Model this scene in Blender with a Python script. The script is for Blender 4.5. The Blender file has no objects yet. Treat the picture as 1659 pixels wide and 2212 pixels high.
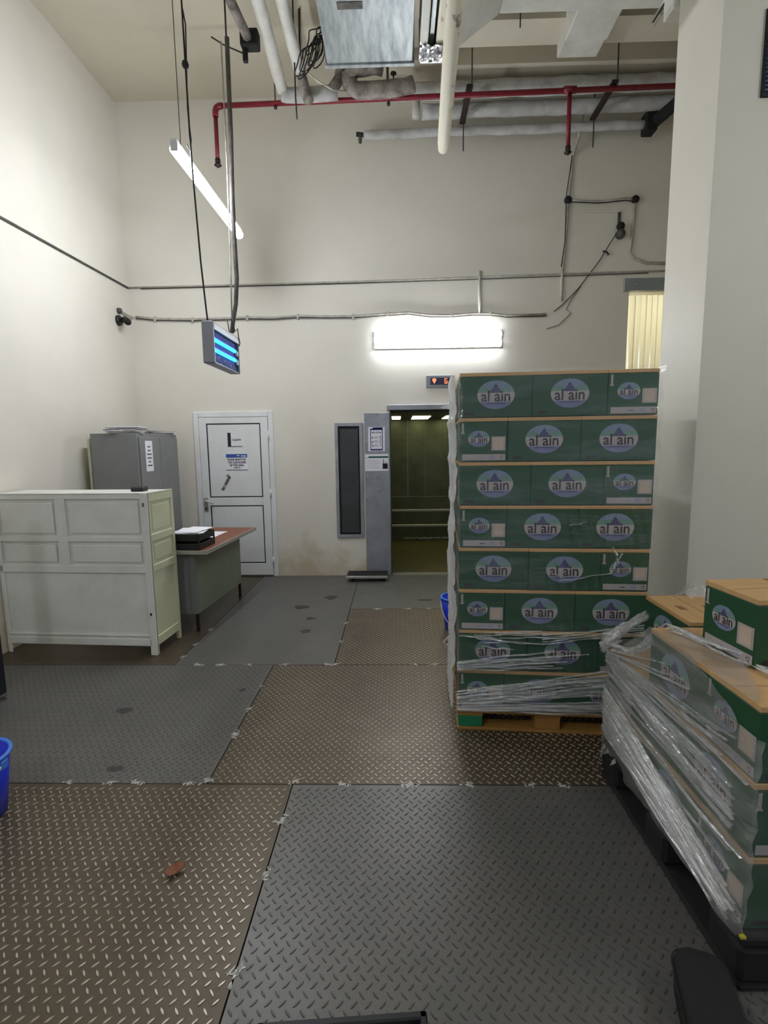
import bpy, math, random
from mathutils import Vector, Matrix, Euler
random.seed(7)
S = bpy.context.scene
COL = S.collection

# ------------------------------------------------------------------ camera, world, exposure
cam_data = bpy.data.cameras.new('camera')
cam = bpy.data.objects.new('camera', cam_data)
COL.objects.link(cam)
CX = Vector((0.999618, 0.024650, -0.012498))
CY = Vector((0.009200, 0.129613, 0.991522))
CZ = Vector((0.026061, -0.991258, 0.129337))
cam.matrix_world = Matrix(((CX.x, CY.x, CZ.x, 0), (CX.y, CY.y, CZ.y, 0), (CX.z, CY.z, CZ.z, 1.62), (0, 0, 0, 1)))
cam_data.sensor_fit = 'VERTICAL'
cam_data.sensor_height = 24.0
cam_data.lens = 24.0 * 1112.8 / 2212.0
cam_data.clip_start = 0.05
S.camera = cam

W = bpy.data.worlds.new('world')
S.world = W
W.use_nodes = True
W.node_tree.nodes['Background'].inputs[0].default_value = (0.76, 0.85, 1.0, 1)
W.node_tree.nodes['Background'].inputs[1].default_value = 0.15
S.view_settings.view_transform = 'Standard'
S.view_settings.look = 'None'
S.view_settings.exposure = 1.05
S.view_settings.gamma = 1.0
S.view_settings.use_curve_mapping = False
S.cycles.use_denoising = True
S.cycles.transparent_max_bounces = 16
TUBE_POWER = 52.0
TUBE_COL = (0.90, 0.94, 1.0, 1)

# ------------------------------------------------------------------ materials
def lin(c):
    return tuple(((v / 255 / 12.92) if v / 255 <= 0.04045 else ((v / 255 + 0.055) / 1.055) ** 2.4) for v in c)

MATS = {}
def mk(name, rgb, rough=0.6, metal=0.0, rgb2=None, scale=6.0, amount=0.5, bump=0.0, bscale=60.0, spec=0.5,
       stretch=(1, 1, 1), emit=0.0, coat=0.0):
    m = bpy.data.materials.new(name)
    m.use_nodes = True
    nt = m.node_tree; N = nt.nodes; L = nt.links
    p = N['Principled BSDF']
    c1 = lin(rgb) + (1,)
    p.inputs['Base Color'].default_value = c1
    p.inputs['Roughness'].default_value = rough
    p.inputs['Metallic'].default_value = metal
    p.inputs['Specular IOR Level'].default_value = spec
    if coat:
        p.inputs['Coat Weight'].default_value = coat
    tc = N.new('ShaderNodeTexCoord')
    mp = N.new('ShaderNodeMapping')
    mp.inputs['Scale'].default_value = stretch
    L.new(tc.outputs['Object'], mp.inputs[0])
    if rgb2 is None:
        rgb2 = tuple(max(0, v * 0.93) for v in rgb)
    nz = N.new('ShaderNodeTexNoise')
    nz.inputs['Scale'].default_value = scale
    nz.inputs['Detail'].default_value = 6
    nz.inputs['Roughness'].default_value = 0.62
    L.new(mp.outputs[0], nz.inputs['Vector'])
    rp = N.new('ShaderNodeMapRange')
    rp.inputs[1].default_value = 0.5 - 0.22 * (1 if amount <= 0.5 else 1.0)
    rp.inputs[2].default_value = 0.5 + 0.22
    rp.inputs[3].default_value = 0.0
    rp.inputs[4].default_value = min(1.0, amount * 2)
    L.new(nz.outputs[0], rp.inputs[0])
    mx = N.new('ShaderNodeMix'); mx.data_type = 'RGBA'
    mx.inputs[6].default_value = c1
    mx.inputs[7].default_value = lin(rgb2) + (1,)
    L.new(rp.outputs[0], mx.inputs[0])
    L.new(mx.outputs[2], p.inputs['Base Color'])
    if bump:
        nb = N.new('ShaderNodeTexNoise')
        nb.inputs['Scale'].default_value = bscale
        nb.inputs['Detail'].default_value = 4
        L.new(mp.outputs[0], nb.inputs['Vector'])
        bp = N.new('ShaderNodeBump')
        bp.inputs['Strength'].default_value = bump
        bp.inputs['Distance'].default_value = 0.01
        L.new(nb.outputs[0], bp.inputs['Height'])
        L.new(bp.outputs[0], p.inputs['Normal'])
    if emit:
        p.inputs['Emission Color'].default_value = c1
        p.inputs['Emission Strength'].default_value = emit
    MATS[name] = m
    return m

def emission(name, col, strength):
    m = bpy.data.materials.new(name); m.use_nodes = True
    nt = m.node_tree; nt.nodes.clear()
    e = nt.nodes.new('ShaderNodeEmission'); o = nt.nodes.new('ShaderNodeOutputMaterial')
    e.inputs[0].default_value = col if len(col) == 4 else tuple(col) + (1,)
    e.inputs[1].default_value = strength
    nt.links.new(e.outputs[0], o.inputs[0])
    MATS[name] = m
    return m

def wall_paint(name, rgb, dirt):
    """cream wall paint; faint blotches, and rusty splash stains of their own shape low on the wall"""
    m = mk(name, rgb, rough=0.55, rgb2=tuple(v * 0.965 for v in rgb), scale=1.3, amount=0.5, bump=0.06, bscale=14)
    nt = m.node_tree; N = nt.nodes; L = nt.links
    p = N['Principled BSDF']
    src = p.inputs['Base Color'].links[0].from_socket
    geo = N.new('ShaderNodeNewGeometry'); sep = N.new('ShaderNodeSeparateXYZ')
    L.new(geo.outputs['Position'], sep.inputs[0])
    nz = N.new('ShaderNodeTexNoise'); nz.inputs['Scale'].default_value = 3.2; nz.inputs['Detail'].default_value = 8
    nz.inputs['Roughness'].default_value = 0.7
    L.new(geo.outputs['Position'], nz.inputs['Vector'])
    hm = N.new('ShaderNodeMapRange')          # splash zone reaches about knee height
    hm.inputs[1].default_value = 0.02; hm.inputs[2].default_value = 0.95
    hm.inputs[3].default_value = 0.24; hm.inputs[4].default_value = -0.24
    L.new(sep.outputs['Z'], hm.inputs[0])
    ad = N.new('ShaderNodeMath'); ad.operation = 'ADD'
    L.new(nz.outputs[0], ad.inputs[0]); L.new(hm.outputs[0], ad.inputs[1])
    cr = N.new('ShaderNodeMapRange')
    cr.inputs[1].default_value = 0.50; cr.inputs[2].default_value = 0.80
    cr.inputs[3].default_value = 0.0; cr.inputs[4].default_value = 0.65
    L.new(ad.outputs[0], cr.inputs[0])
    mx = N.new('ShaderNodeMix'); mx.data_type = 'RGBA'
    mx.inputs[7].default_value = lin(dirt) + (1,)
    L.new(cr.outputs[0], mx.inputs[0]); L.new(src, mx.inputs[6])
    L.new(mx.outputs[2], p.inputs['Base Color'])
    return m

def film_mat(name, base, streak, stretch=(1, 1, 1), scale=7.0, rough=0.18, white=0.75, gloss=0.5, bump=0.35):
    """thin stretch film: mostly transparent, milky where it is gathered in streaks"""
    m = bpy.data.materials.new(name); m.use_nodes = True
    nt = m.node_tree; N = nt.nodes; L = nt.links
    N.clear()
    out = N.new('ShaderNodeOutputMaterial')
    tr = N.new('ShaderNodeBsdfTransparent')
    df = N.new('ShaderNodeBsdfDiffuse'); df.inputs[0].default_value = (white, white, white * 0.99, 1)
    tl = N.new('ShaderNodeBsdfTranslucent'); tl.inputs[0].default_value = (white, white, white, 1)
    gl = N.new('ShaderNodeBsdfGlossy'); gl.inputs[0].default_value = (1, 1, 1, 1); gl.inputs[1].default_value = rough
    tc = N.new('ShaderNodeTexCoord'); mp = N.new('ShaderNodeMapping')
    mp.inputs['Scale'].default_value = stretch
    L.new(tc.outputs['Object'], mp.inputs[0])
    nz = N.new('ShaderNodeTexNoise'); nz.inputs['Scale'].default_value = scale; nz.inputs['Detail'].default_value = 5
    nz.inputs['Roughness'].default_value = 0.7; nz.inputs['Distortion'].default_value = 0.3
    L.new(mp.outputs[0], nz.inputs['Vector'])
    rp = N.new('ShaderNodeMapRange')
    rp.inputs[1].default_value = 0.46; rp.inputs[2].default_value = 0.72
    rp.inputs[3].default_value = base; rp.inputs[4].default_value = streak
    L.new(nz.outputs[0], rp.inputs[0])
    bp = N.new('ShaderNodeBump'); bp.inputs['Strength'].default_value = bump; bp.inputs['Distance'].default_value = 0.02
    L.new(nz.outputs[0], bp.inputs['Height'])
    L.new(bp.outputs[0], gl.inputs['Normal'])
    m1 = N.new('ShaderNodeMixShader'); m1.inputs[0].default_value = 0.4
    L.new(df.outputs[0], m1.inputs[1]); L.new(tl.outputs[0], m1.inputs[2])
    m2 = N.new('ShaderNodeMixShader'); m2.inputs[0].default_value = gloss
    L.new(m1.outputs[0], m2.inputs[1]); L.new(gl.outputs[0], m2.inputs[2])
    m3 = N.new('ShaderNodeMixShader')
    L.new(rp.outputs[0], m3.inputs[0]); L.new(tr.outputs[0], m3.inputs[1]); L.new(m2.outputs[0], m3.inputs[2])
    L.new(m3.outputs[0], out.inputs[0])
    MATS[name] = m
    return m

def plate_mat(name, rgb, rgb2, rough, metal, stain):
    m = mk(name, rgb, rough=rough, metal=metal, rgb2=rgb2, scale=2.2, amount=0.5, bump=0.05, bscale=90)
    nt = m.node_tree; N = nt.nodes; L = nt.links
    p = N['Principled BSDF']
    src = p.inputs['Base Color'].links[0].from_socket
    geo = N.new('ShaderNodeNewGeometry')
    nz = N.new('ShaderNodeTexNoise'); nz.inputs['Scale'].default_value = 5.5; nz.inputs['Detail'].default_value = 9
    nz.inputs['Roughness'].default_value = 0.75
    L.new(geo.outputs['Position'], nz.inputs['Vector'])
    cr = N.new('ShaderNodeMapRange'); cr.inputs[1].default_value = 0.56; cr.inputs[2].default_value = 0.74
    cr.inputs[4].default_value = 0.6
    L.new(nz.outputs[0], cr.inputs[0])
    mx = N.new('ShaderNodeMix'); mx.data_type = 'RGBA'; mx.inputs[7].default_value = lin(stain) + (1,)
    L.new(cr.outputs[0], mx.inputs[0]); L.new(src, mx.inputs[6]); L.new(mx.outputs[2], p.inputs['Base Color'])
    rr = N.new('ShaderNodeMapRange'); rr.inputs[3].default_value = rough - 0.08; rr.inputs[4].default_value = rough + 0.14
    L.new(nz.outputs[0], rr.inputs[0]); L.new(rr.outputs[0], p.inputs['Roughness'])
    return m

wall_paint('cream_paint', (228, 223, 211), (182, 160, 118))
mk('ceiling_paint', (205, 198, 178), rough=0.8, rgb2=(190, 184, 165), scale=1.0)
wall_paint('pillar_paint', (214, 210, 196), (150, 148, 135))
plate_mat('brown_plate', (92, 81, 66), (80, 69, 54), 0.37, 0.35, (62, 52, 40))
plate_mat('grey_plate', (106, 103, 98), (94, 93, 90), 0.36, 0.2, (78, 74, 66))
mk('worn_steel', (196, 188, 172), rough=0.36, metal=0.55, rgb2=(158, 146, 126), scale=9, amount=0.5)
mk('grey_tread', (92, 89, 84), rough=0.46, metal=0.15, rgb2=(78, 76, 72), scale=9)
mk('joint_dark', (22, 20, 18), rough=0.9)
mk('weld_white', (225, 224, 218), rough=0.6, rgb2=(170, 168, 160), scale=60)
mk('oil_stain', (40, 39, 38), rough=0.5, rgb2=(55, 53, 50), scale=20)
mk('white_enamel', (236, 236, 231), rough=0.42, rgb2=(218, 217, 208), scale=3.0, bump=0.03, bscale=20)
mk('cream_enamel', (214, 216, 188), rough=0.42, rgb2=(200, 200, 165), scale=2.5)
mk('door_white', (236, 238, 240), rough=0.45, rgb2=(222, 223, 220), scale=2.0)
mk('gasket_black', (20, 20, 22), rough=0.7)
mk('cabinet_grey', (132, 133, 132), rough=0.5, rgb2=(122, 123, 122), scale=3)
mk('paper', (242, 242, 248), rough=0.8, rgb2=(232, 232, 240), scale=3)
mk('newsprint', (186, 180, 176), rough=0.85, rgb2=(140, 134, 132), scale=40)
mk('sticker_brown', (122, 114, 104), rough=0.8, rgb2=(84, 78, 72), scale=60)
mk('ink', (32, 30, 36), rough=0.8)
mk('ink_soft', (150, 150, 176), rough=0.8)
mk('sign_blue', (52, 92, 172), rough=0.5)
mk('poster_blue', (34, 40, 118), rough=0.5)
mk('sign_green', (24, 88, 70), rough=0.5)
mk('sign_navy', (34, 30, 52), rough=0.5)
mk('green_enamel', (130, 138, 120), rough=0.5, rgb2=(118, 126, 108), scale=3)
mk('wood_top', (140, 84, 58), rough=0.5, rgb2=(112, 66, 46), scale=4, stretch=(1, 8, 1))
mk('alu', (196, 194, 186), rough=0.35, metal=0.7)
mk('black_plastic', (22, 22, 24), rough=0.45, rgb2=(32, 32, 34))
mk('dull_black', (18, 16, 18), rough=0.85, rgb2=(26, 24, 24))
mk('galvanised', (176, 180, 178), rough=0.42, metal=0.55, rgb2=(108, 116, 120), scale=5, stretch=(3, 0.6, 1), bump=0.03)
mk('stainless', (178, 181, 188), rough=0.38, metal=0.5, rgb2=(144, 146, 152), scale=4, bump=0.06, bscale=30)
mk('stainless_dark', (92, 92, 92), rough=0.36, metal=0.7, rgb2=(72, 71, 70), scale=3)
mk('lift_panel', (120, 124, 96), rough=0.34, metal=0.7, rgb2=(88, 92, 68), scale=2.5)
mk('lift_floor', (96, 90, 44), rough=0.55, rgb2=(70, 64, 30), scale=3)
mk('red_paint', (134, 18, 40), rough=0.4, rgb2=(100, 14, 30), scale=12)
mk('insulation', (206, 206, 204), rough=0.75, rgb2=(160, 158, 152), scale=7, amount=0.5, bump=0.5, bscale=16)
mk('insulation_dirty', (168, 160, 150), rough=0.8, rgb2=(70, 62, 58), scale=9, amount=0.55, bump=0.5, bscale=18)
mk('pvc_dirty', (214, 208, 186), rough=0.5, rgb2=(70, 58, 48), scale=8, amount=0.38, stretch=(1, 0.6, 1))
for _n in MATS['pvc_dirty'].node_tree.nodes:
    if _n.type == 'MAP_RANGE':
        _n.inputs[1].default_value = 0.57; _n.inputs[2].default_value = 0.64; _n.inputs[4].default_value = 0.85
mk('pipe_white', (214, 214, 206), rough=0.5, rgb2=(190, 186, 176), scale=5)
mk('steel_dark', (52, 36, 34), rough=0.6, metal=0.3, rgb2=(36, 26, 24), scale=10)
mk('rod_dark', (46, 44, 46), rough=0.6)
mk('cable_black', (24, 23, 24), rough=0.6)
mk('conduit_grey', (206, 201, 190), rough=0.5, rgb2=(150, 145, 135), scale=14, amount=0.5)
mk('conduit_dark', (96, 92, 86), rough=0.6, rgb2=(48, 46, 44), scale=14, amount=0.5)
mk('foil', (205, 205, 208), rough=0.28, metal=0.9, rgb2=(150, 150, 155), scale=20, bump=0.9, bscale=26)
mk('zapper_steel', (138, 140, 148), rough=0.4, metal=0.3)
mk('zapper_blue', (22, 50, 150), rough=0.7, rgb2=(16, 38, 120), scale=5)
emission('uv_tube', (0.05, 0.62, 1.0, 1), 1.3)
emission('uv_tube_violet', (0.14, 0.08, 0.8, 1), 0.5)
emission('tube_light', TUBE_COL, TUBE_POWER)
emission('wall_tube_light', TUBE_COL, TUBE_POWER * 0.33)
mk('lamp_body', (225, 226, 228), rough=0.4)
emission('lift_lamp', (1.0, 0.96, 0.62, 1), 1.7)
emission('led_red', (1.0, 0.10, 0.05, 1), 2.2)
mk('led_screen', (52, 56, 78), rough=0.25)
mk('bezel', (150, 152, 156), rough=0.4, metal=0.4)
mk('carton_green', (28, 76, 46), rough=0.5, rgb2=(25, 68, 41), scale=5)
mk('carton_dark_edge', (28, 44, 46), rough=0.5)
mk('cardboard', (196, 158, 108), rough=0.75, rgb2=(184, 146, 98), scale=5, stretch=(1, 6, 1))
mk('cardboard_mark', (134, 100, 68), rough=0.8)
mk('print_pale', (172, 163, 161), rough=0.6)
mk('print_sky', (104, 122, 150), rough=0.6, rgb2=(126, 140, 158), scale=18)
mk('print_hill', (92, 130, 116), rough=0.6, rgb2=(118, 146, 138), scale=20)
mk('print_lake', (98, 108, 142), rough=0.6, rgb2=(120, 126, 154), scale=25)
mk('print_mountain', (60, 58, 98), rough=0.6, rgb2=(80, 78, 116), scale=30)
mk('print_text', (44, 34, 40), rough=0.6)
mk('print_label', (186, 164, 144), rough=0.65, rgb2=(192, 176, 160), scale=14)
mk('pallet_wood', (178, 132, 62), rough=0.75, rgb2=(138, 98, 44), scale=5, stretch=(1, 8, 1), bump=0.1)
mk('pallet_green', (28, 128, 84), rough=0.6, rgb2=(24, 110, 70))
mk('pallet_yellow', (170, 160, 40), rough=0.7)
mk('bucket_blue', (22, 52, 214), rough=0.4, rgb2=(18, 44, 190))
mk('bucket_rim', (70, 130, 235), rough=0.4)
mk('white_plastic', (210, 212, 212), rough=0.4)
mk('leaf_dry', (148, 96, 72), rough=0.8, rgb2=(110, 62, 44), scale=30)
mk('post_navy', (26, 28, 40), rough=0.5)
mk('grille_blue', (76, 88, 122), rough=0.5)
mk('strip_header', (150, 156, 158), rough=0.4, metal=0.3)
film_mat('film_clear', 0.075, 0.20, stretch=(0.6, 0.6, 3.0), scale=3.0, rough=0.12, gloss=0.55, bump=0.5)
film_mat('film_side', 0.66, 0.92, stretch=(1.5, 1.5, 0.6), scale=4.0, rough=0.25, white=0.95, gloss=0.25)
film_mat('film_fold', 0.30, 0.95, stretch=(.35, .35, 12), scale=9.0, rough=0.16, white=0.95, gloss=0.5, bump=0.5)
film_mat('film_milky', 0.30, 0.66, stretch=(1, 1, 1), scale=3.0, rough=0.2, white=0.58, gloss=0.3, bump=0.4)
film_mat('film_rope', 0.30, 0.85, stretch=(1, 1, 1), scale=20.0, rough=0.22, white=0.85, gloss=0.3, bump=0.8)

def curtain_mat():
    m = bpy.data.materials.new('curtain_pvc'); m.use_nodes = True
    nt = m.node_tree; N = nt.nodes; L = nt.links; N.clear()
    out = N.new('ShaderNodeOutputMaterial')
    tl = N.new('ShaderNodeBsdfTranslucent'); tl.inputs[0].default_value = (0.80, 0.79, 0.66, 1)
    df = N.new('ShaderNodeBsdfDiffuse'); df.inputs[0].default_value = (0.74, 0.73, 0.62, 1)
    gl = N.new('ShaderNodeBsdfGlossy'); gl.inputs[1].default_value = 0.15
    a = N.new('ShaderNodeMixShader'); a.inputs[0].default_value = 0.4
    b = N.new('ShaderNodeMixShader'); b.inputs[0].default_value = 0.12
    L.new(tl.outputs[0], a.inputs[1]); L.new(df.outputs[0], a.inputs[2])
    L.new(a.outputs[0], b.inputs[1]); L.new(gl.outputs[0], b.inputs[2]); L.new(b.outputs[0], out.inputs[0])
    MATS['curtain_pvc'] = m
curtain_mat()

# ------------------------------------------------------------------ mesh builder
class MB:
    def __init__(s):
        s.v = []; s.f = []; s.m = []; s.mats = []
    def mi(s, mat):
        if mat not in s.mats: s.mats.append(mat)
        return s.mats.index(mat)
    def add(s, vs, fs, mat):
        o = len(s.v); k = s.mi(mat)
        s.v += [tuple(v) for v in vs]
        for f in fs:
            s.f.append(tuple(i + o for i in f)); s.m.append(k)
        return s
    def box(s, x0, x1, y0, y1, z0, z1, mat, M=None):
        vs = [Vector(p) for p in ((x0, y0, z0), (x1, y0, z0), (x1, y1, z0), (x0, y1, z0), (x0, y0, z1), (x1, y0, z1), (x1, y1, z1), (x0, y1, z1))]
        if M is not None: vs = [M @ p for p in vs]
        return s.add(vs, [(0, 3, 2, 1), (4, 5, 6, 7), (0, 1, 5, 4), (1, 2, 6, 5), (2, 3, 7, 6), (3, 0, 4, 7)], mat)
    def bbox(s, x0, x1, y0, y1, z0, z1, mat, b=0.004, M=None):
        """box with chamfered edges"""
        vs = []; idx = {}
        for ix, (xa, xs) in enumerate(((x0, 1), (x1, -1))):
            for iy, (ya, ys) in enumerate(((y0, 1), (y1, -1))):
                for iz, (za, zs) in enumerate(((z0, 1), (z1, -1))):
                    for ax in range(3):
                        p = [xa + xs * b, ya + ys * b, za + zs * b]
                        p[ax] = (xa, ya, za)[ax]
                        idx[(ix, iy, iz, ax)] = len(vs); vs.append(Vector(p))
        F = []
        g = lambda *k: idx[k]
        for d in (0, 1):
            q = [g(d, 0, 0, 0), g(d, 1, 0, 0), g(d, 1, 1, 0), g(d, 0, 1, 0)]; F.append(q if d else q[::-1])
            q = [g(0, d, 0, 1), g(0, d, 1, 1), g(1, d, 1, 1), g(1, d, 0, 1)]; F.append(q if d else q[::-1])
            q = [g(0, 0, d, 2), g(1, 0, d, 2), g(1, 1, d, 2), g(0, 1, d, 2)]; F.append(q if d else q[::-1])
        for a in (0, 1):
            for c in (0, 1):
                F.append([g(a, c, 0, 0), g(a, c, 1, 0), g(a, c, 1, 1), g(a, c, 0, 1)])
                F.append([g(a, 0, c, 0), g(a, 1, c, 0), g(a, 1, c, 2), g(a, 0, c, 2)])
                F.append([g(0, a, c, 1), g(1, a, c, 1), g(1, a, c, 2), g(0, a, c, 2)])
                for e in (0, 1):
                    F.append([g(a, c, e, 0), g(a, c, e, 1), g(a, c, e, 2)])
        if M is not None: vs = [M @ p for p in vs]
        return s.add(vs, F, mat)
    def tube(s, pts, r, mat, seg=10, caps=True):
        P = [Vector(p) for p in pts]; n = len(P)
        rs = r if isinstance(r, (list, tuple)) else [r] * n
        vs = []; up = Vector((0, 0, 1))
        T0 = (P[1] - P[0]).normalized()
        nrm = T0.cross(up)
        if nrm.length < 1e-3: nrm = T0.cross(Vector((1, 0, 0)))
        nrm.normalize()
        for i, p in enumerate(P):
            t = (P[min(i + 1, n - 1)] - P[max(i - 1, 0)]).normalized()
            nrm = (nrm - t * nrm.dot(t))
            if nrm.length < 1e-4: nrm = t.orthogonal()
            nrm.normalize()
            bn = t.cross(nrm)
            for k in range(seg):
                a = 2 * math.pi * k / seg
                vs.append(p + (nrm * math.cos(a) + bn * math.sin(a)) * rs[i])
        F = []
        for i in range(n - 1):
            for k in range(seg):
                k2 = (k + 1) % seg
                F.append((i * seg + k, i * seg + k2, (i + 1) * seg + k2, (i + 1) * seg + k))
        if caps:
            F.append(tuple(range(seg))[::-1]); F.append(tuple((n - 1) * seg + k for k in range(seg)))
        return s.add(vs, F, mat)
    def lathe(s, prof, mat, seg=24, M=None, close=False):
        vs = []
        for (r, z) in prof:
            for k in range(seg):
                a = 2 * math.pi * k / seg
                vs.append(Vector((r * math.cos(a), r * math.sin(a), z)))
        if M is not None: vs = [M @ p for p in vs]
        F = []
        for i in range(len(prof) - 1):
            for k in range(seg):
                k2 = (k + 1) % seg
                F.append((i * seg + k, i * seg + k2, (i + 1) * seg + k2, (i + 1) * seg + k))
        if close:
            F.append(tuple(range(seg))[::-1]); F.append(tuple((len(prof) - 1) * seg + k for k in range(seg)))
        return s.add(vs, F, mat)
    def poly(s, pts, mat):
        return s.add(pts, [tuple(range(len(pts)))], mat)
    def prism(s, pts, d, mat):
        """polygon pts extruded by vector d"""
        d = Vector(d); n = len(pts); P = [Vector(p) for p in pts]
        vs = P + [p + d for p in P]
        F = [tuple(range(n))[::-1], tuple(range(n, 2 * n))] + [(i, (i + 1) % n, n + (i + 1) % n, n + i) for i in range(n)]
        return s.add(vs, F, mat)
    def grid(s, fn, nu, nv, mat, closed=False):
        vs = [fn(i / nu, j / nv) for j in range(nv + 1) for i in range(nu + 1)]
        F = [(j * (nu + 1) + i, j * (nu + 1) + i + 1, (j + 1) * (nu + 1) + i + 1, (j + 1) * (nu + 1) + i) for j in range(nv) for i in range(nu)]
        return s.add(vs, F, mat)
    def mesh(s, name, smooth=False):
        me = bpy.data.meshes.new(name)
        me.from_pydata(s.v, [], s.f)
        for m in s.mats: me.materials.append(MATS[m])
        me.polygons.foreach_set('material_index', s.m)
        if smooth: me.polygons.foreach_set('use_smooth', [True] * len(s.f))
        me.update()
        return me
    def build(s, name, parent=None, smooth=False, **tags):
        return link(name, s.mesh(name, smooth), parent, **tags)

def link(name, data, parent=None, loc=None, rot=None, **tags):
    o = bpy.data.objects.new(name, data)
    COL.objects.link(o)
    if parent is not None: o.parent = parent
    if loc is not None: o.location = loc
    if rot is not None: o.rotation_euler = rot
    for k, v in tags.items():
        if v is not None: o[k] = v
    return o

def thing(name, label, category, loc=(0, 0, 0), rz=0.0, group=None):
    o = link(name, None, loc=loc, rot=(0, 0, rz), label=label, category=category, group=group)
    o.empty_display_size = 0.1
    return o

def struct(name, mb, smooth=False):
    return mb.build(name, None, smooth, kind='structure')

TXT = {}
def text_geo(txt, size, weight=0.0, align='CENTER'):
    """flat lettering as vertices and faces, x right, y up"""
    key = (txt, size, weight, align)
    if key not in TXT:
        cu = bpy.data.curves.new('lettering', 'FONT')
        cu.body = txt; cu.size = size; cu.align_x = align; cu.align_y = 'CENTER'; cu.offset = weight
        cu.resolution_u = 3
        ob = bpy.data.objects.new('lettering', cu)
        me = bpy.data.meshes.new_from_object(ob)
        TXT[key] = ([tuple(v.co) for v in me.vertices], [tuple(p.vertices) for p in me.polygons])
        bpy.data.objects.remove(ob); bpy.data.meshes.remove(me); bpy.data.curves.remove(cu)
    return TXT[key]

def put_text(mb, txt, size, M, mat, weight=0.0, align='CENTER', sx=1.0, width=None):
    vs, fs = text_geo(txt, size, weight, align)
    if width and vs:
        w = max(v[0] for v in vs) - min(v[0] for v in vs)
        sx = width / w
    mb.add([M @ Vector((v[0] * sx, v[1], 0)) for v in vs], fs, mat)

def fwd(x, y, z):
    """matrix for flat things facing the camera side (-y): local x right, y up"""
    return Matrix.Translation((x, y, z)) @ Matrix.Rotation(math.pi / 2, 4, 'X')
def facex(x, y, z):
    """flat things facing +x: local x along +y, y up"""
    return Matrix.Translation((x, y, z)) @ Matrix.Rotation(math.pi / 2, 4, 'Z') @ Matrix.Rotation(math.pi / 2, 4, 'X')
def quad(mb, M, x0, x1, y0, y1, mat, z=0.0):
    mb.poly([M @ Vector(p) for p in ((x0, y0, z), (x1, y0, z), (x1, y1, z), (x0, y1, z))], mat)

YB = 6.30      # back wall
XL = -3.16     # left wall
ZC = 5.50      # ceiling

# ------------------------------------------------------------------ room shell
LIFT = (-0.08, 1.30, 2.04)
GATE = (2.70, 3.95, 3.34)
mb = MB()
def wall_rect(x0, x1, z0, z1):
    mb.box(x0, x1, YB, YB + 0.18, z0, z1, 'cream_paint')
wall_rect(XL - 0.2, LIFT[0], 0, ZC)
wall_rect(LIFT[0], LIFT[1], LIFT[2], ZC)
wall_rect(LIFT[1], GATE[0], 0, ZC)
wall_rect(GATE[0], GATE[1], GATE[2], ZC)
wall_rect(GATE[1], 5.2, 0, ZC)
wall_back = struct('wall_back', mb)
mb = MB(); mb.box(XL - 0.2, XL, -2.5, YB, 0, ZC, 'cream_paint')
wall_left = struct('wall_left', mb)
mb = MB(); mb.box(5.0, 5.2, 3.66, YB, 0, ZC, 'cream_paint')
mb.box(1.80, 5.2, 3.18, 3.66, 0, ZC, 'pillar_paint')
mb.box(5.0, 5.2, -2.5, 3.18, 0, ZC, 'pillar_paint')
wall_right = struct('wall_right', mb)
mb = MB(); mb.box(XL - 0.2, 5.2, -2.5, YB + 0.18, ZC, ZC + 0.15, 'ceiling_paint')
for (y0, y1, zb) in ((4.95, 5.25, 5.22), (5.62, 5.88, 5.32)):
    mb.box(0.55, 5.0, y0, y1, zb, ZC, 'ceiling_paint')
ceiling = struct('ceiling', mb)

# floor: a dark bed with steel checker plates laid on it
mb = MB(); mb.box(XL - 0.2, 5.2, -2.5, 8.6, -0.2, -0.010, 'joint_dark')
floor = struct('floor', mb)

def tread_geo(vs, fs, x, y, ang, L, Wd, h):
    """one raised lozenge of the checker pattern, flat worn top and sloped flanks"""
    ca, sa = math.cos(ang), math.sin(ang)
    o = len(vs)
    for (k, z) in ((1.0, 0), (.72, h)):
        for (u, w) in ((-L, 0), (-L * .4, -Wd), (L * .4, -Wd), (L, 0), (L * .4, Wd), (-L * .4, Wd)):
            u *= (.9 if z else 1); w *= k
            vs.append((x + u * ca - w * sa, y + u * sa + w * ca, z))
    for k in range(6):
        fs.append((o + k, o + (k + 1) % 6, o + 6 + (k + 1) % 6, o + 6 + k))
    fs.append(tuple(o + 6 + k for k in range(6)))

def plate(x0, x1, y0, y1, base, tread, h, label, tx0=None, tx1=None, ty0=None):
    g = 0.003
    mb = MB(); mb.box(x0 + g, x1 - g, y0 + g, y1 - g, -0.010, 0.0, base)
    pl = mb.build('floor_plate', floor, label=label)
    if tread:
        p = 0.042
        vs = []; fs = []
        xa = max(x0, tx0 if tx0 is not None else x0) + 0.02; xb = min(x1, tx1 if tx1 is not None else x1) - 0.02
        ya = max(y0, ty0 if ty0 is not None else y0) + 0.018
        k = 0; y = ya
        while y < y1 - 0.015:
            x = xa + (p / 2 if k % 2 else 0)
            while x < xb:
                tread_geo(vs, fs, x, y, math.radians(49 if k % 2 else -49), 0.0148, 0.0036, h)
                x += p
            y += 0.0262; k += 1
        me = bpy.data.meshes.new('raised_treads')
        me.from_pydata(vs, [], fs); me.materials.append(MATS[tread])
        link('raised_treads', me, pl, kind='stuff')
    return pl

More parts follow.
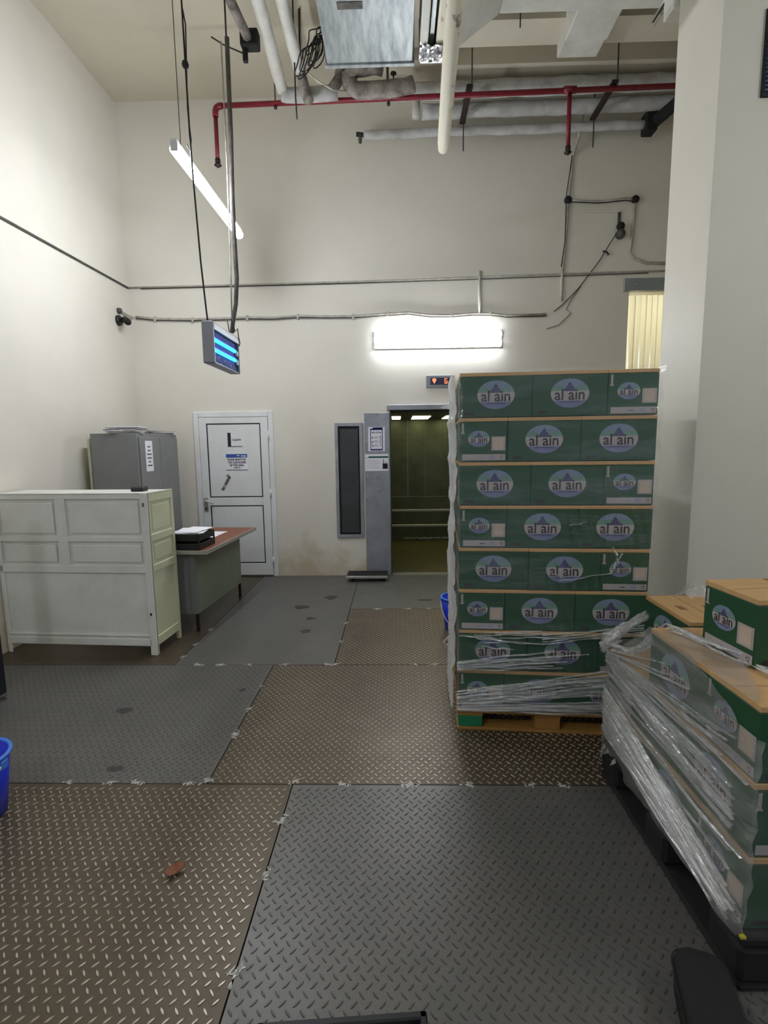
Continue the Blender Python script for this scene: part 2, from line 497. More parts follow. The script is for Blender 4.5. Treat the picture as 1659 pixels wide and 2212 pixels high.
plate(XL, -0.517, 0.93, 2.285, 'brown_plate', 'worn_steel', 0.0028, 'brown checker plate with bright worn treads', -2.1, None, 1.1)
plate(-0.517, 1.95, 0.93, 2.285, 'grey_plate', 'grey_tread', 0.0024, 'grey painted checker plate at the front', None, 1.6, 1.1)
plate(1.95, 5.0, 0.93, 2.285, 'grey_plate', None, 0, 'grey checker plate')
plate(XL, -0.935, 2.285, 3.648, 'grey_plate', 'grey_tread', 0.0016, 'smooth worn grey checker plate', -2.9, None)
plate(-0.935, 1.50, 2.285, 3.648, 'brown_plate', 'worn_steel', 0.0026, 'brown checker plate in the middle of the floor')
plate(1.50, 5.0, 2.285, 3.648, 'brown_plate', None, 0, 'brown checker plate')
plate(XL, -1.683, 3.648, YB, 'brown_plate', None, 0, 'brown floor plate under the desk')
plate(-1.683, -0.482, 3.648, YB, 'grey_plate', 'grey_tread', 0.0007, 'smooth grey plate before the white door')
plate(-0.482, 1.95, 3.648, 4.960, 'brown_plate', 'worn_steel', 0.0014, 'brown checker plate beside the tall stack', None, 1.0)
plate(-0.482, 1.95, 4.960, YB + 0.15, 'grey_plate', None, 0, 'smooth grey plate before the lift')
plate(1.95, 5.0, 3.648, YB, 'brown_plate', None, 0, 'brown checker plate')
plate(XL, 5.0, -2.5, 0.93, 'grey_plate', None, 0, 'grey floor plate')

# white weld spatter on the plate joints
def splat(seed, n=9, r=0.03):
    rnd = random.Random(seed); mb = MB()
    for k in range(n):
        a = rnd.uniform(0, math.pi * 2); d = rnd.uniform(0, r) ; l = rnd.uniform(.2, .7) * r; w = rnd.uniform(.06, .16) * r
        b = rnd.uniform(-.5, .5) + (0 if rnd.random() < .6 else 1.2)
        cx, cy = d * 1.3 * math.cos(a), d * .45 * math.sin(a)
        u = Vector((math.cos(b), math.sin(b), 0)); v = Vector((-u.y, u.x, 0)); c = Vector((cx, cy, 0))
        mb.prism([c - u * l - v * w * .4, c + u * l * .2 - v * w, c + u * l, c + v * w, c - u * l * .6 + v * w], (0, 0, 0.0016), 'weld_white')
    return mb.mesh('weld_mark')
SP = [splat(s, 10 + s) for s in range(4)]
welds = [(-1.62, 2.29, 0), (-1.42, 2.288, 0), (-1.28, 2.29, 0), (-1.02, 2.288, 0), (-.94, 2.31, .8), (-.515, 2.30, .5), (-.27, 2.285, 0), (.05, 2.285, 0),
         (.33, 2.285, 0), (.62, 2.285, 0), (.78, 2.28, 0), (-.935, 2.72, 1.5), (-.935, 3.0, 1.6), (-.937, 3.3, 1.5), (-1.5, 3.65, 0), (-1.33, 3.65, 0),
         (-1.12, 3.65, 0), (-.86, 3.65, 0), (-.52, 3.65, 0), (-.47, 3.66, .5), (.12, 3.65, 0), (.26, 3.65, 0), (-.515, 2.05, 1.5), (-.515, 1.76, 1.5), (-.515, 1.39, 1.5),
         (-.48, 4.1, 1.5), (-.48, 4.55, 1.5), (-.2, 4.96, 0), (.1, 4.96, 0), (.3, 4.96, 0), (-1.68, 4.05, 1.5), (-1.68, 4.4, 1.5), (-1.68, 3.8, 1.5)]
for i, (x, y, a) in enumerate(welds):
    o = link('weld_mark', SP[i % 4], floor, loc=(x, y, 0.0005), rot=(0, 0, a))
    s = 0.8 + 0.5 * ((i * 37) % 10) / 10; o.scale = (s, s, 1)

def stain(seed, rx, ry):
    rnd = random.Random(seed); n = 14; pts = []
    for k in range(n):
        a = 2 * math.pi * k / n; f = rnd.uniform(.6, 1.1)
        pts.append((rx * f * math.cos(a), ry * f * math.sin(a), 0))
    return MB().prism(pts, (0, 0, 0.0008), 'oil_stain').mesh('oil_stain')
for i, (x, y, rx, ry) in enumerate([(-.98, 5.03, .085, .07), (-.72, 5.35, .08, .09), (-.83, 4.68, .05, .05), (-.82, 4.35, .06, .05), (-1.70, 2.98, .06, .05),
                                    (-1.50, 1.62, .035, .06), (.28, 5.25, .09, .035), (-1.05, 3.25, .03, .03), (-1.45, 2.4, .05, .03), (-2.62, 3.12, .07, .04)]):
    link('oil_stain', stain(i, rx, ry), floor, loc=(x, y, 0.0006))

# ------------------------------------------------------------------ fluorescent lamps
def diffuser(L, w, d, mat, n=8):
    """half-round opal cover, long axis y, bulging to -z"""
    mb = MB(); vs = []
    for y in (-L / 2, L / 2):
        for k in range(n + 1):
            a = math.pi * k / n; vs.append((w * math.cos(a), y, -d * math.sin(a)))
    m = n + 1
    F = [(k, k + 1, m + k + 1, m + k) for k in range(n)] + [tuple(range(m)), tuple(range(m, 2 * m))[::-1]]
    return mb.add(vs, F, mat)
def batten(label, loc, wires=True):
    t = thing('hanging_batten_lamp', label, 'lamp', loc)
    L = 1.5
    MB().bbox(-.022, .022, -L / 2, L / 2, .034, .060, 'lamp_body', .006).build('housing', t)
    MB().tube([(0, -L / 2 + .02, 0), (0, L / 2 - .02, 0)], .036, 'tube_light', 14).build('lit_tube', t, True)
    for sy in (-1, 1):
        MB().bbox(-.026, .026, sy * (L / 2 - .010) - .010, sy * (L / 2 - .010) + .010, -.02, .040, 'lamp_body', .006).build('end_cap', t)
        if wires: MB().tube([(0, sy * .62, .058), (0, sy * .62, ZC - loc[2])], .003, 'rod_dark', 5).build('suspension_wire', t, True)
    return t
batten('lit fluorescent batten hanging on cables high up near the left wall', (-1.50, 4.51, 3.645))
batten('added unseen fluorescent batten hanging behind the camera on the left', (-1.9, -0.9, 3.645))  # out-of-frame lamp added to brighten the white counter and front floor
batten('added unseen fluorescent batten hanging to the right beyond the low load', (3.7, 0.7, 3.645))  # lamp outside the view, added because the pillar front was too dark
t = thing('wall_batten_lamp', 'lit double fluorescent lamp on the back wall above the lift', 'lamp', (0.49, YB, 2.835))
MB().bbox(-.75, .75, -.04, 0.0, -.095, .095, 'lamp_body', .008).build('housing', t)
for z in (-.05, .05):
    o = diffuser(1.46, .042, .05, 'wall_tube_light').build('lit_tube', t, True)
    o.matrix_local = Matrix.Translation((0, -.04, z)) @ Matrix.Rotation(math.pi / 2, 4, 'Z') @ Matrix.Rotation(-math.pi / 2, 4, 'Y') @ Matrix.Rotation(math.pi, 4, 'Y')
    for sx in (-1, 1):
        MB().bbox(sx * .74 - .010, sx * .74 + .010, -.085, -.04, z - .02, z + .02, 'lamp_body', .004).build('tube_holder', t)

# ------------------------------------------------------------------ insect killer and its cables
t = thing('insect_killer', 'grey hanging insect killer with two glowing blue tubes', 'insect killer', (-1.28, 3.72, 2.21))
MB().bbox(-.085, 0, 0, .02, 0, .29, 'zapper_steel', .006).build('end_panel', t)
MB().bbox(-.085, 0, .58, .60, 0, .29, 'zapper_steel', .006).build('end_panel', t)
MB().bbox(-.08, -.004, .02, .58, .0, .012, 'zapper_steel', .003).build('bottom_panel', t)
MB().bbox(-.08, -.004, .02, .58, .278, .29, 'zapper_steel', .003).build('top_panel', t)
MB().box(-.08, -.02, .02, .58, .012, .278, 'zapper_blue').build('back_screen', t)
MB().bbox(-.018, 0, .02, .58, .235, .278, 'bezel', .002).build('top_rail', t)
for z in (.165, .095):
    tb = MB().tube([(-.008, .035, z), (-.008, .50, z)], .014, 'uv_tube', 10).build('glow_tube', t, True)
    MB().box(-.0195, -.018, .03, .54, z + .017, z + .030, 'uv_tube_violet').build('violet_glow_strip', tb)
    MB().bbox(-.018, -.002, .54, .575, z - .03, z + .01, 'white_plastic', .004).build('tube_holder', t)
rnd = random.Random(3)
mbx = MB()
for k in range(14):
    y = rnd.uniform(.05, .5); z = rnd.uniform(.018, .06); s_ = rnd.uniform(.002, .005)
    mbx.box(-.0196, -.018, y, y + s_ * 2, z, z + s_ * 1.6, 'paper')
mbx.build('caught_insects', t, kind='stuff')
o = MB().tube([(-1.42, 3.80, ZC), (-1.415, 3.80, 4.9), (-1.40, 3.79, 4.64), (-1.395, 3.79, 3.75), (-1.385, 3.78, 3.47), (-1.36, 3.77, 2.9), (-1.335, 3.76, 2.56), (-1.33, 3.76, 2.50)], .006, 'cable_black', 6).build(
    'suspension_cable', None, True, label='thin black cable holding the near end of the insect killer', category='cable')
o2 = MB().tube([(-1.405, 3.80, 4.55), (-1.385, 3.80, 4.42), (-1.395, 3.80, 4.15), (-1.40, 3.79, 3.9), (-1.388, 3.79, 3.70), (-1.40, 3.80, 3.64), (-1.43, 3.82, 3.69)], .0045, 'cable_black', 6).build('lamp_flex', o, True)
MB().lathe([(.002, -.03), (.02, -.015), (.024, 0), (.018, .02), (.002, .03)], 'cable_black', 10, Matrix.Translation((-1.398, 3.79, 4.17))).build('cable_joint', o, True)
mb = MB().tube([(-1.257, 4.3, 4.69), (-1.262, 4.3, 4.0), (-1.275, 4.3, 3.5), (-1.272, 4.3, 3.2), (-1.268, 4.3, 2.95), (-1.285, 4.3, 2.76), (-1.312, 4.28, 2.60), (-1.315, 4.26, 2.53)], .018, 'conduit_dark', 8)
cd = mb.build('cable_conduit', None, True, label='long grey flexible conduit hanging down to the insect killer', category='conduit')
MB().tube([(-1.262, 4.3, ZC), (-1.262, 4.3, 4.68)], .007, 'rod_dark', 6).build('hanger_rod', cd, True)
MB().tube([(-1.30, 4.29, 4.66), (-1.30, 4.29, 3.75), (-1.31, 4.29, 3.05), (-1.32, 4.28, 2.54)], .006, 'conduit_grey', 6).build('side_cable', cd, True)
MB().tube([(-1.30, 4.15, 2.50), (-1.32, 4.17, 2.60), (-1.30, 4.2, 2.62), (-1.28, 4.23, 2.53), (-1.27, 4.26, 2.56), (-1.275, 4.3, 2.5), (-1.276, 4.33, 2.46), (-1.274, 4.3, 2.43)], .004, 'cable_black', 5).build('wire_loop', cd, True)

# ------------------------------------------------------------------ door, cabinet, office corner
d = link('door_1', None, loc=(-1.98, YB, 0), kind='structure', label='white metal store room door with two panels')
W2 = .485
for sx in (-1, 1):
    MB().bbox(min(sx * W2, sx * (W2 - .06)), max(sx * W2, sx * (W2 - .06)), -.03, .01, 0, 2.04, 'door_white', .005).build('door_frame_jamb', d)
MB().bbox(-W2 + .061, W2 - .061, -.029, .01, 1.976, 2.04, 'door_white', .005).build('door_frame_head', d)
leaf = MB().box(-.42, .42, -.018, .008, .02, 1.972, 'door_white').build('door_leaf', d)
for (x0, x1, z0, z1, nm) in ((-.42, -.33, .02, 1.972, 'stile'), (.33, .42, .02, 1.972, 'stile'), (-.33, .33, 1.90, 1.972, 'rail'), (-.33, .33, .90, 1.0, 'rail'), (-.33, .33, .02, .17, 'rail')):
    MB().bbox(x0, x1, -.030, -.016, z0, z1, 'door_white', .003).build(nm, leaf)
for (z0, z1) in ((1.0, 1.90), (.17, .90)):
    mb = MB()
    for (a, b, c_, e) in ((-.33, .33, z0, z0 + .012), (-.33, .33, z1 - .012, z1), (-.33, -.318, z0, z1), (.318, .33, z0, z1)):
        mb.box(a, b, -.0225, -.018, c_, e, 'gasket_black')
    mb.build('black_gasket', leaf)
    MB().bbox(-.316, .316, -.024, -.017, z0 + .014, z1 - .014, 'door_white', .002).build('door_panel', leaf)
MB().bbox(-.405, -.355, -.040, -.030, .83, 1.0, 'alu', .003).build('lock_plate', leaf)
MB().tube([(-.38, -.035, .965), (-.38, -.075, .965), (-.36, -.08, .962), (-.27, -.08, .935)], .011, 'white_plastic', 8).build('door_handle', leaf, True)
MB().lathe([(.001, 0), (.012, 0), (.012, .006), (.001, .006)], 'gasket_black', 12, fwd(-.38, -.041, .865)).build('keyhole', leaf)
for z in (1.75, 1.05, .2):
    MB().tube([(.428, -.035, z - .05), (.428, -.035, z + .05)], .010, 'door_white', 8).build('hinge', d, True)

# signs on the door
t = thing('supplies_sign', 'white Supplies sign with dark stripe on the white door', 'sign', (-1.98, YB - .0245, 1.62))
mb = MB(); quad(mb, fwd(0, 0, 0), -.07, .13, 0, .165, 'paper')
mb = MB().box(-.075, .135, -.002, 0, -.002, .168, 'door_white').build('backing', t)
MB().box(-.075, -.035, -.0035, -.002, 0, .168, 'sign_navy').build('dark_stripe', t)
MB().box(-.035, .10, -.0035, -.002, 0, .006, 'ink').build('underline', t)
mb = MB(); put_text(mb, 'Supplies', .036, fwd(.035, -.0036, .085), 'ink', .0004, width=.105); mb.build('lettering', t)
t = thing('cleanliness_sign', 'small please maintain cleanliness notice with blue header on white door', 'sign', (-1.955, YB - .0245, 1.335))
MB().box(-.135, .135, -.003, 0, 0, .20, 'paper').build('board', t)
MB().box(-.13, .13, -.0042, -.003, .152, .196, 'sign_blue').build('blue_header', t)
MB().box(-.135, .135, -.0042, -.003, 0, .006, 'sign_green').build('green_edge', t)
mb = MB()
for (s_, z, w, h) in (('PLEASE MAINTAIN', .128, .225, .034), ('THE CLEANLINESS', .093, .225, .034), ('OF THIS AREA.', .058, .18, .034), ('THANK YOU', .028, .085, .016)):
    put_text(mb, s_, h, fwd(0, -.0043, z), 'ink', .0012, width=w)
mb.build('lettering', t)
mb = MB(); put_text(mb, 'coop', .034, fwd(.085, -.0046, .174), 'paper', .0008, width=.062)
mb.prism([Vector((.02 + .018 * math.cos(a), -.0046, .168 + .018 * math.sin(a))) for a in (0.2, .9, 1.57, 2.2, 2.9)] + [Vector((.02 + .011 * math.cos(a), -.0046, .166 + .011 * math.sin(a))) for a in (2.8, 1.57, .4)], (0, -.0004, 0), 'paper')
mb.build('logo', t)
mb = MB()
for k in range(6):
    u = k / 5
    c = Vector((-.17 + .10 * u - (.03 if k == 5 else 0), -.0246, 1.09 + .17 * u)); w_ = .018
    if k < 5:
        nx = Vector((-.17 + .10 * (k + 1) / 5, -.0246, 1.09 + .17 * (k + 1) / 5)); dd = (nx - c); pp = Vector((dd.z, 0, -dd.x)).normalized() * w_
        mb.prism([c - pp, c + dd * .96 - pp, c + dd * .96 + pp, c + pp], (0, -.0008, 0), 'newsprint' if k == 1 else 'sticker_brown')
mb.prism([(-.085, -.0246, 1.245), (-.065, -.0246, 1.262), (-.085, -.0246, 1.285), (-.115, -.0246, 1.28), (-.12, -.0246, 1.262)], (0, -.0008, 0), 'newsprint')
st = mb.build('torn_sticker', leaf, label='torn remains of a brown strip sticker'); 

# steel cabinet
CABX = -2.55
t = thing('steel_cabinet', 'tall grey two-door steel cabinet in the back left corner', 'cabinet', (CABX, 5.05, 0))
MB().bbox(-.47, -.004, 0, .92, .05, 1.765, 'cabinet_grey', .004).build('body', t)
MB().box(-.45, -.03, .02, .90, 0, .05, 'dull_black').build('plinth', t)
for k, y0 in enumerate((.025, .465)):
    dr = MB().bbox(-.004, .012, y0, y0 + .432, .09, 1.725, 'cabinet_grey', .003).build('door', t)
    MB().bbox(.012, .022, y0 + (.40 if k == 0 else .02), y0 + (.412 if k == 0 else .032), .86, .96, 'black_plastic', .002).build('handle', dr)
t = thing('cabinet_notice', 'white printed notice taped to the near door of the grey cabinet', 'notice', (CABX + .013, 5.175, 1.38))
MB().box(0, .0015, 0, .15, 0, .31, 'paper').build('sheet', t)
mb = MB()
for (z, w) in ((.25, .062), (.212, .062), (.174, .10), (.136, .095), (.098, .052), (.06, .10)):
    n = max(3, int(w / .011)); x = .078 - w / 2
    for k in range(n):
        mb.box(.0016, .0020, x, x + w / n * .78, z - .007, z + .007, 'ink'); x += w / n
mb.build('printed_lines', t, kind='stuff')
def paper_pile(name, label, loc, rz, n, w, l, mat, group=None):
    t = thing(name, label, 'newspapers', loc, rz, group)
    rnd = random.Random(len(label)); z = 0
    for k in range(n):
        h = rnd.uniform(.004, .008); a = rnd.uniform(-.12, .12); dx = rnd.uniform(-.012, .012); dy = rnd.uniform(-.012, .012)
        M = Matrix.Translation((dx, dy, z)) @ Matrix.Rotation(a, 4, 'Z')
        MB().box(-w / 2, w / 2, -l / 2, l / 2, 0, h, mat if k % 3 else 'paper', M).build('newspaper', t)
        z += h
    return t
paper_pile('newspaper_pile', 'taller pile of folded newspapers on the near end of the grey cabinet', (CABX - .20, 5.26, 1.766), .25, 10, .30, .42, 'newsprint')
paper_pile('newspaper_pile', 'loose newspaper pile on the far end of the grey cabinet', (CABX - .16, 5.70, 1.766), -.15, 6, .30, .42, 'newsprint')
# board leaning behind the cabinet
MB().bbox(-3.085, -3.055, 5.10, 5.95, .9, 1.72, 'cream_enamel', .003).build('leaning_board', label='pale board standing behind the grey cabinet against the left wall', category='board')

# white panelled counter
t = thing('panelled_counter', 'white panelled metal counter with worn paint at the left edge', 'counter', (-1.89, 3.825, 0), 0)
A = math.radians(3.5)
FM = Matrix.Rotation(-A, 4, 'Z')       # local: x to the left is negative, front plane y=0 
def cbox(name, x0, x1, y0, y1, z0, z1, mat='white_enamel', b=.004, par=None):
    return MB().bbox(x0, x1, y0, y1, z0, z1, mat, b, FM).build(name, par or t)
cbox('panel', -1.25, -.02, .012, .03, .10, 1.27, b=.002)
cbox('rail', -1.255, -.04, -.004, .012, 1.235, 1.28)
cbox('rail', -1.255, -.04, -.004, .012, .905, .945)
cbox('rail', -1.255, -.04, -.004, .012, .66, .72)
cbox('rail', -1.255, -.04, -.006, .020, .075, .135)
cbox('rail', -1.255, -.04, -.004, .013, .15, .165)
cbox('stile', -.745, -.665, -.0032, .012, .70, 1.24)
cbox('stile', -1.255, -1.225, -.004, .012, .0, 1.28)
cbox('stile', -.055, 0, -.006, .02, .0, 1.28)
for (x0, x1) in ((-.665, -.055), (-1.225, -.745)):
    for (z0, z1) in ((.945, 1.235), (.72, .905)):
        cbox('inset_panel', x0 + .022, x1 - .022, .0, .012, z0 + .022, z1 - .022, b=.008)
cbox('top_ledge', -1.255, 0, -.004, .36, 1.268, 1.28)
# right-hand end panel
cbox('end_panel', -.02, -.008, .02, .39, .10, 1.27, 'cream_enamel', .002)
cbox('end_stile', -.012, 0, .0, .03, .0, 1.28, 'cream_enamel')
cbox('end_stile', -.03, 0, .355, .395, .0, 1.28, 'cream_enamel')
cbox('end_rail', -.012, 0, .02, .37, 1.21, 1.28, 'cream_enamel')
cbox('end_rail', -.012, 0, .02, .37, .90, .96, 'cream_enamel')
cbox('end_rail', -.012, 0, .02, .37, .66, .72, 'cream_enamel')
cbox('end_rail', -.012, 0, .02, .37, .075, .15, 'cream_enamel')
for (z0, z1) in ((.96, 1.21), (.72, .90)):
    cbox('end_inset_panel', -.016, -.003, .06, .325, z0 + .025, z1 - .025, 'cream_enamel', .006)
MB().bbox(-.012, .05, -.012, .09, .62, .80, 'cream_enamel', .01, FM @ Matrix.Translation((-.03, .37, -.02)) @ Matrix.Scale(.4, 4)).build('worktop_bracket', t)
for z in (1.20, 1.185, .34, .33):
    MB().lathe([(.001, 0), (.007, 0), (.007, .004), (.001, .004)], 'steel_dark', 8, FM @ fwd(-.03, -.007, z)).build('bolt', t)
MB().bbox(-.05, .05, -.05, .05, 0, .035, 'black_plastic', .008).build('black_device', None, label='black flat device lying on top of the white counter near its corner', category='device')
bpy.data.objects['black_device'].location = (-2.04, 4.02, 1.281)

# desk
t = thing('metal_desk', 'green metal desk with worn brown top behind the white counter', 'desk', (-1.62, 4.235, 0), -.06)
MB().bbox(-.72, 0, 0, 1.25, .722, .75, 'wood_top', .004).build('desk_top', t)
MB().bbox(-.725, .006, -.008, 0, .718, .752, 'alu', .002).build('edge_trim', t)
MB().bbox(0, .010, -.008, 1.255, .718, .728, 'alu', .002).build('edge_trim', t)
MB().bbox(0, .010, -.008, 1.255, .730, .740, 'alu', .002).build('edge_trim', t)
MB().bbox(0, .010, -.008, 1.255, .742, .752, 'alu', .002).build('edge_trim', t)
MB().bbox(-.16, -.145, .10, 1.16, .16, .715, 'green_enamel', .003).build('modesty_panel', t)
MB().bbox(-.62, -.16, .09, .11, .16, .715, 'cabinet_grey', .003).build('pedestal_end', t)
MB().bbox(-.20, -.145, .075, .11, .16, .715, 'cabinet_grey', .01).build('corner_post', t)
for (x, y) in ((-.165, .12), (-.165, 1.15), (-.62, .12), (-.62, 1.15)):
    MB().bbox(x - .012, x + .012, y - .012, y + .012, 0, .718, 'steel_dark', .003).build('leg', t)
MB().box(-.55, -.2, .62, .98, .7502, .7512, 'paper').build('desk_paper', None, label='sheet of pale paper lying on the brown desk top', category='paper')
o = bpy.data.objects['desk_paper']; o.location = (-1.62, 4.235, 0); o.rotation_euler = (0, 0, -.06)
t = thing('document_tray', 'black two-tier document tray on the near end of the desk', 'tray', (-1.80, 4.42, .751), -.06)
for z in (0, .075):
    tr = MB().bbox(-.13, .13, -.16, .16, z, z + .008, 'black_plastic', .002).build('tray_base', t)
    for (a, b, c_, e) in ((-.13, -.122, -.16, .16), (.122, .13, -.16, .16), (-.13, .13, .152, .16), (-.13, .13, -.16, -.152)):
        MB().bbox(a, b, c_, e, z, z + .055, 'black_plastic', .002).build('tray_wall', tr)
for (x, y) in ((-.124, -.154), (.124, -.154), (-.124, .154), (.124, .154)):
    MB().box(x - .006, x + .006, y - .006, y + .006, 0, .085, 'black_plastic').build('support', t)
rnd = random.Random(5)
t = thing('paper_heap', 'white papers heaped in the black document tray', 'papers', (-1.80, 4.42, .885), -.06)
for k in range(4):
    MB().box(-.105, .105, -.148, .148, 0, .004, 'paper', Matrix.Translation((rnd.uniform(-.02, .02), rnd.uniform(-.02, .02), .0045 * k)) @ Matrix.Rotation(rnd.uniform(-.2, .2), 4, 'Z')).build('paper_sheet', t)

# ------------------------------------------------------------------ access panel, lift front
t = thing('access_panel', 'tall narrow dark steel access panel left of the lift', 'access panel', (-.582, YB, .486))
def fr(name, pts, m='stainless'):
    MB().prism(pts, (0, -.022, 0), m).build(name, t)
h_, w_, b_ = 1.40, .168, .038
fr('frame_strip', [(-w_, 0, 0), (w_, 0, 0), (w_ - b_, 0, b_), (-w_ + b_, 0, b_)])
fr('frame_strip', [(-w_, 0, h_), (-w_ + b_, 0, h_ - b_), (w_ - b_, 0, h_ - b_), (w_, 0, h_)])
fr('frame_strip', [(-w_, 0, 0), (-w_ + b_, 0, b_), (-w_ + b_, 0, h_ - b_), (-w_, 0, h_)])
fr('frame_strip', [(w_, 0, 0), (w_, 0, h_), (w_ - b_, 0, h_ - b_), (w_ - b_, 0, b_)])
MB().box(-w_ + b_, w_ - b_, -.006, 0, b_, h_ - b_, 'gasket_black').build('backing', t)
MB().bbox(-.105, .115, -.016, -.006, .06, h_ - .07, 'stainless_dark', .002).build('panel_leaf', t)

t = thing('steel_cladding', 'grey scratched steel cladding strip beside the lift opening', 'cladding', (-.235, YB, 0))
MB().bbox(-.155, .150, -.014, .0, .0, 2.0, 'stainless', .002).build('front_sheet', t)
MB().bbox(.156, .164, -.014, .155, .0, 2.03, 'stainless_dark', .002).build('return_sheet', t)
for (x, z) in ((-.14, 1.62), (-.14, 1.2), (.0, 1.22), (.01, 1.05), (-.14, .95), (.0, 1.98), (.02, .82)):
    MB().lathe([(.001, 0), (.006, 0), (.005, .003), (.001, .003)], 'rod_dark', 8, fwd(x, -.014, z)).build('rivet', t)
MB().bbox(-.115, 1.30, YB - .045, YB, 2.03, 2.09, 'stainless', .003).build('lift_header', None, label='grey steel header trim over the lift opening', category='trim')

t = thing('lifting_poster', 'blue framed safe lifting poster on the steel cladding', 'poster', (-.245, YB - .0145, 1.545))
MB().box(-.10, .10, -.0015, 0, 0, .29, 'paper').build('sheet', t)
mb = MB()
mb.box(-.075, .075, -.0022, -.0015, .008, .27, 'poster_blue'); mb.box(-.045, .075, -.0022, -.0015, .26, .285, 'poster_blue')
mb.build('blue_border', t)
MB().box(-.066, .066, -.0028, -.0022, .026, .252, 'paper').build('white_field', t)
mb = MB(); put_text(mb, 'SAFE LIFTING', .026, fwd(0, -.003, .222), 'ink', .001, width=.122); mb.build('heading', t)
mb = MB()
rnd = random.Random(9)
for r_ in range(3):
    z = .165 - .048 * r_
    for sx in (-.047, .047):
        for k in range(5):
            a, b = rnd.uniform(-.012, .008), rnd.uniform(-.018, .014)
            mb.box(sx + a, sx + a + rnd.uniform(.004, .012), -.0033, -.0028, z + b, z + b + rnd.uniform(.004, .014), 'ink')
    for k in range(4):
        mb.box(-.028, .022 + rnd.uniform(-.006, .002), -.0032, -.0028, z - .014 + .008 * k, z - .011 + .008 * k, 'ink_soft')
mb.build('pictograms', t, kind='stuff')
t = thing('radio_notice', 'white landscape notice with green bar and black radio picture', 'notice', (-.245, YB - .0145, 1.305))
MB().box(-.142, .142, -.0015, 0, 0, .205, 'paper').build('sheet', t)
MB().box(-.10, .138, -.0022, -.0015, .158, .178, 'sign_green').build('green_bar', t)
MB().box(-.135, -.10, -.0022, -.0015, .158, .162, 'poster_blue').build('blue_line', t)
mb = MB(); mb.box(.07, .132, -.0023, -.0015, .025, .09, 'ink'); mb.box(.076, .084, -.0023, -.0015, .09, .14, 'ink'); mb.box(.10, .12, -.0023, -.0015, .09, .115, 'conduit_grey')
mb.build('radio_picture', t)
mb = MB()
for k in range(6): mb.box(-.125, .05 - .02 * (k % 3), -.0020, -.0015, .035 + .018 * k, .038 + .018 * k, 'ink_soft')
mb.build('printed_lines', t, kind='stuff')

t = thing('lift_indicator', 'lift floor indicator showing a red down arrow and G', 'indicator', (.522, YB, 2.287))
MB().bbox(-.168, .168, -.014, 0, 0, .145, 'bezel', .004).build('bezel', t)
MB().box(-.115, .118, -.016, -.012, .035, .115, 'led_screen').build('screen', t)
MB().prism([(-.095, -.0165, .09), (-.085, -.0165, .106), (-.055, -.0165, .106), (-.045, -.0165, .09), (-.07, -.0165, .045)], (0, -.001, 0), 'led_red').build('down_arrow', t)
mb = MB()
for (a, b, c_, e) in ((.052, .085, .098, .106), (.052, .060, .046, .106), (.052, .085, .046, .054), (.078, .086, .046, .078), (.068, .086, .072, .079)):
    mb.box(a, b, -.0175, -.016, c_, e, 'led_red')
mb.build('letter_g', t)

# lift car
t = thing('freight_lift', 'open freight lift car with steel walls behind the tall stack', 'lift', (.61, YB + .16, 0))
D = 2.10
MB().box(-.72, .72, 0, D, -.012, 0.004, 'lift_floor').build('car_floor', t)
MB().box(-.76, -.72, 0, D, 0, 2.1, 'lift_panel').build('side_wall', t)
MB().box(.72, .76, 0, D, 0, 2.1, 'lift_panel').build('side_wall', t)
for k in range(5):
    x0 = -.72 + .288 * k
    MB().bbox(x0 + .001, x0 + .287, D, D + .03, .76, 2.1, 'lift_panel', .0008).build('back_panel', t)
MB().bbox(-.72, .72, D - .004, D + .03, .0, .757, 'lift_panel', .001).build('lower_back_panel', t)
MB().box(-.76, .76, 0, D + .03, 2.02, 2.1, 'stainless_dark').build('car_ceiling', t)
for (x0, x1) in ((-.68, -.55), (-.38, -.12), (.10, .36), (.52, .70)):
    MB().box(x0, x1, 1.0, 1.8, 2.012, 2.02, 'lift_lamp').build('ceiling_light', t)
for z in (.53, .275):
    MB().bbox(-.70, .70, D - .05, D - .032, z - .018, z + .018, 'alu', .004).build('bump_rail', t)
rnd = random.Random(2)
mb = MB()
for k in range(40):
    x = -.5 + k * .027; mb.box(x, x + .024, D - .008, D - .0055, .05 + rnd.uniform(-.01, .01), .062 + rnd.uniform(0, .012), 'weld_white')
mb.build('scuff_line', t, kind='stuff')
MB().box(-.69, .69, -.16, -.02, -.002, .003, 'alu').build('sill', t)

# flat trolley by the wall
t = thing('flat_trolley', 'low flat trolley with silver edge standing at the foot of the steel cladding', 'trolley', (-.37, 6.10, 0))
MB().bbox(-.245, .245, -.12, .16, .050, .068, 'dull_black', .003).build('deck', t)
MB().bbox(-.25, .25, -.13, -.12, .042, .074, 'alu', .003).build('silver_edge', t)
for (x, y) in ((-.18, -.08), (.18, -.08), (-.18, .12), (.18, .12)):
    c = MB().bbox(x - .022, x + .022, y - .02, y + .02, .034, .050, 'steel_dark', .003).build('caster', t)
    MB().tube([(x - .012, y, .019), (x + .012, y, .019)], .019, 'black_plastic', 12).build('wheel', c, True)

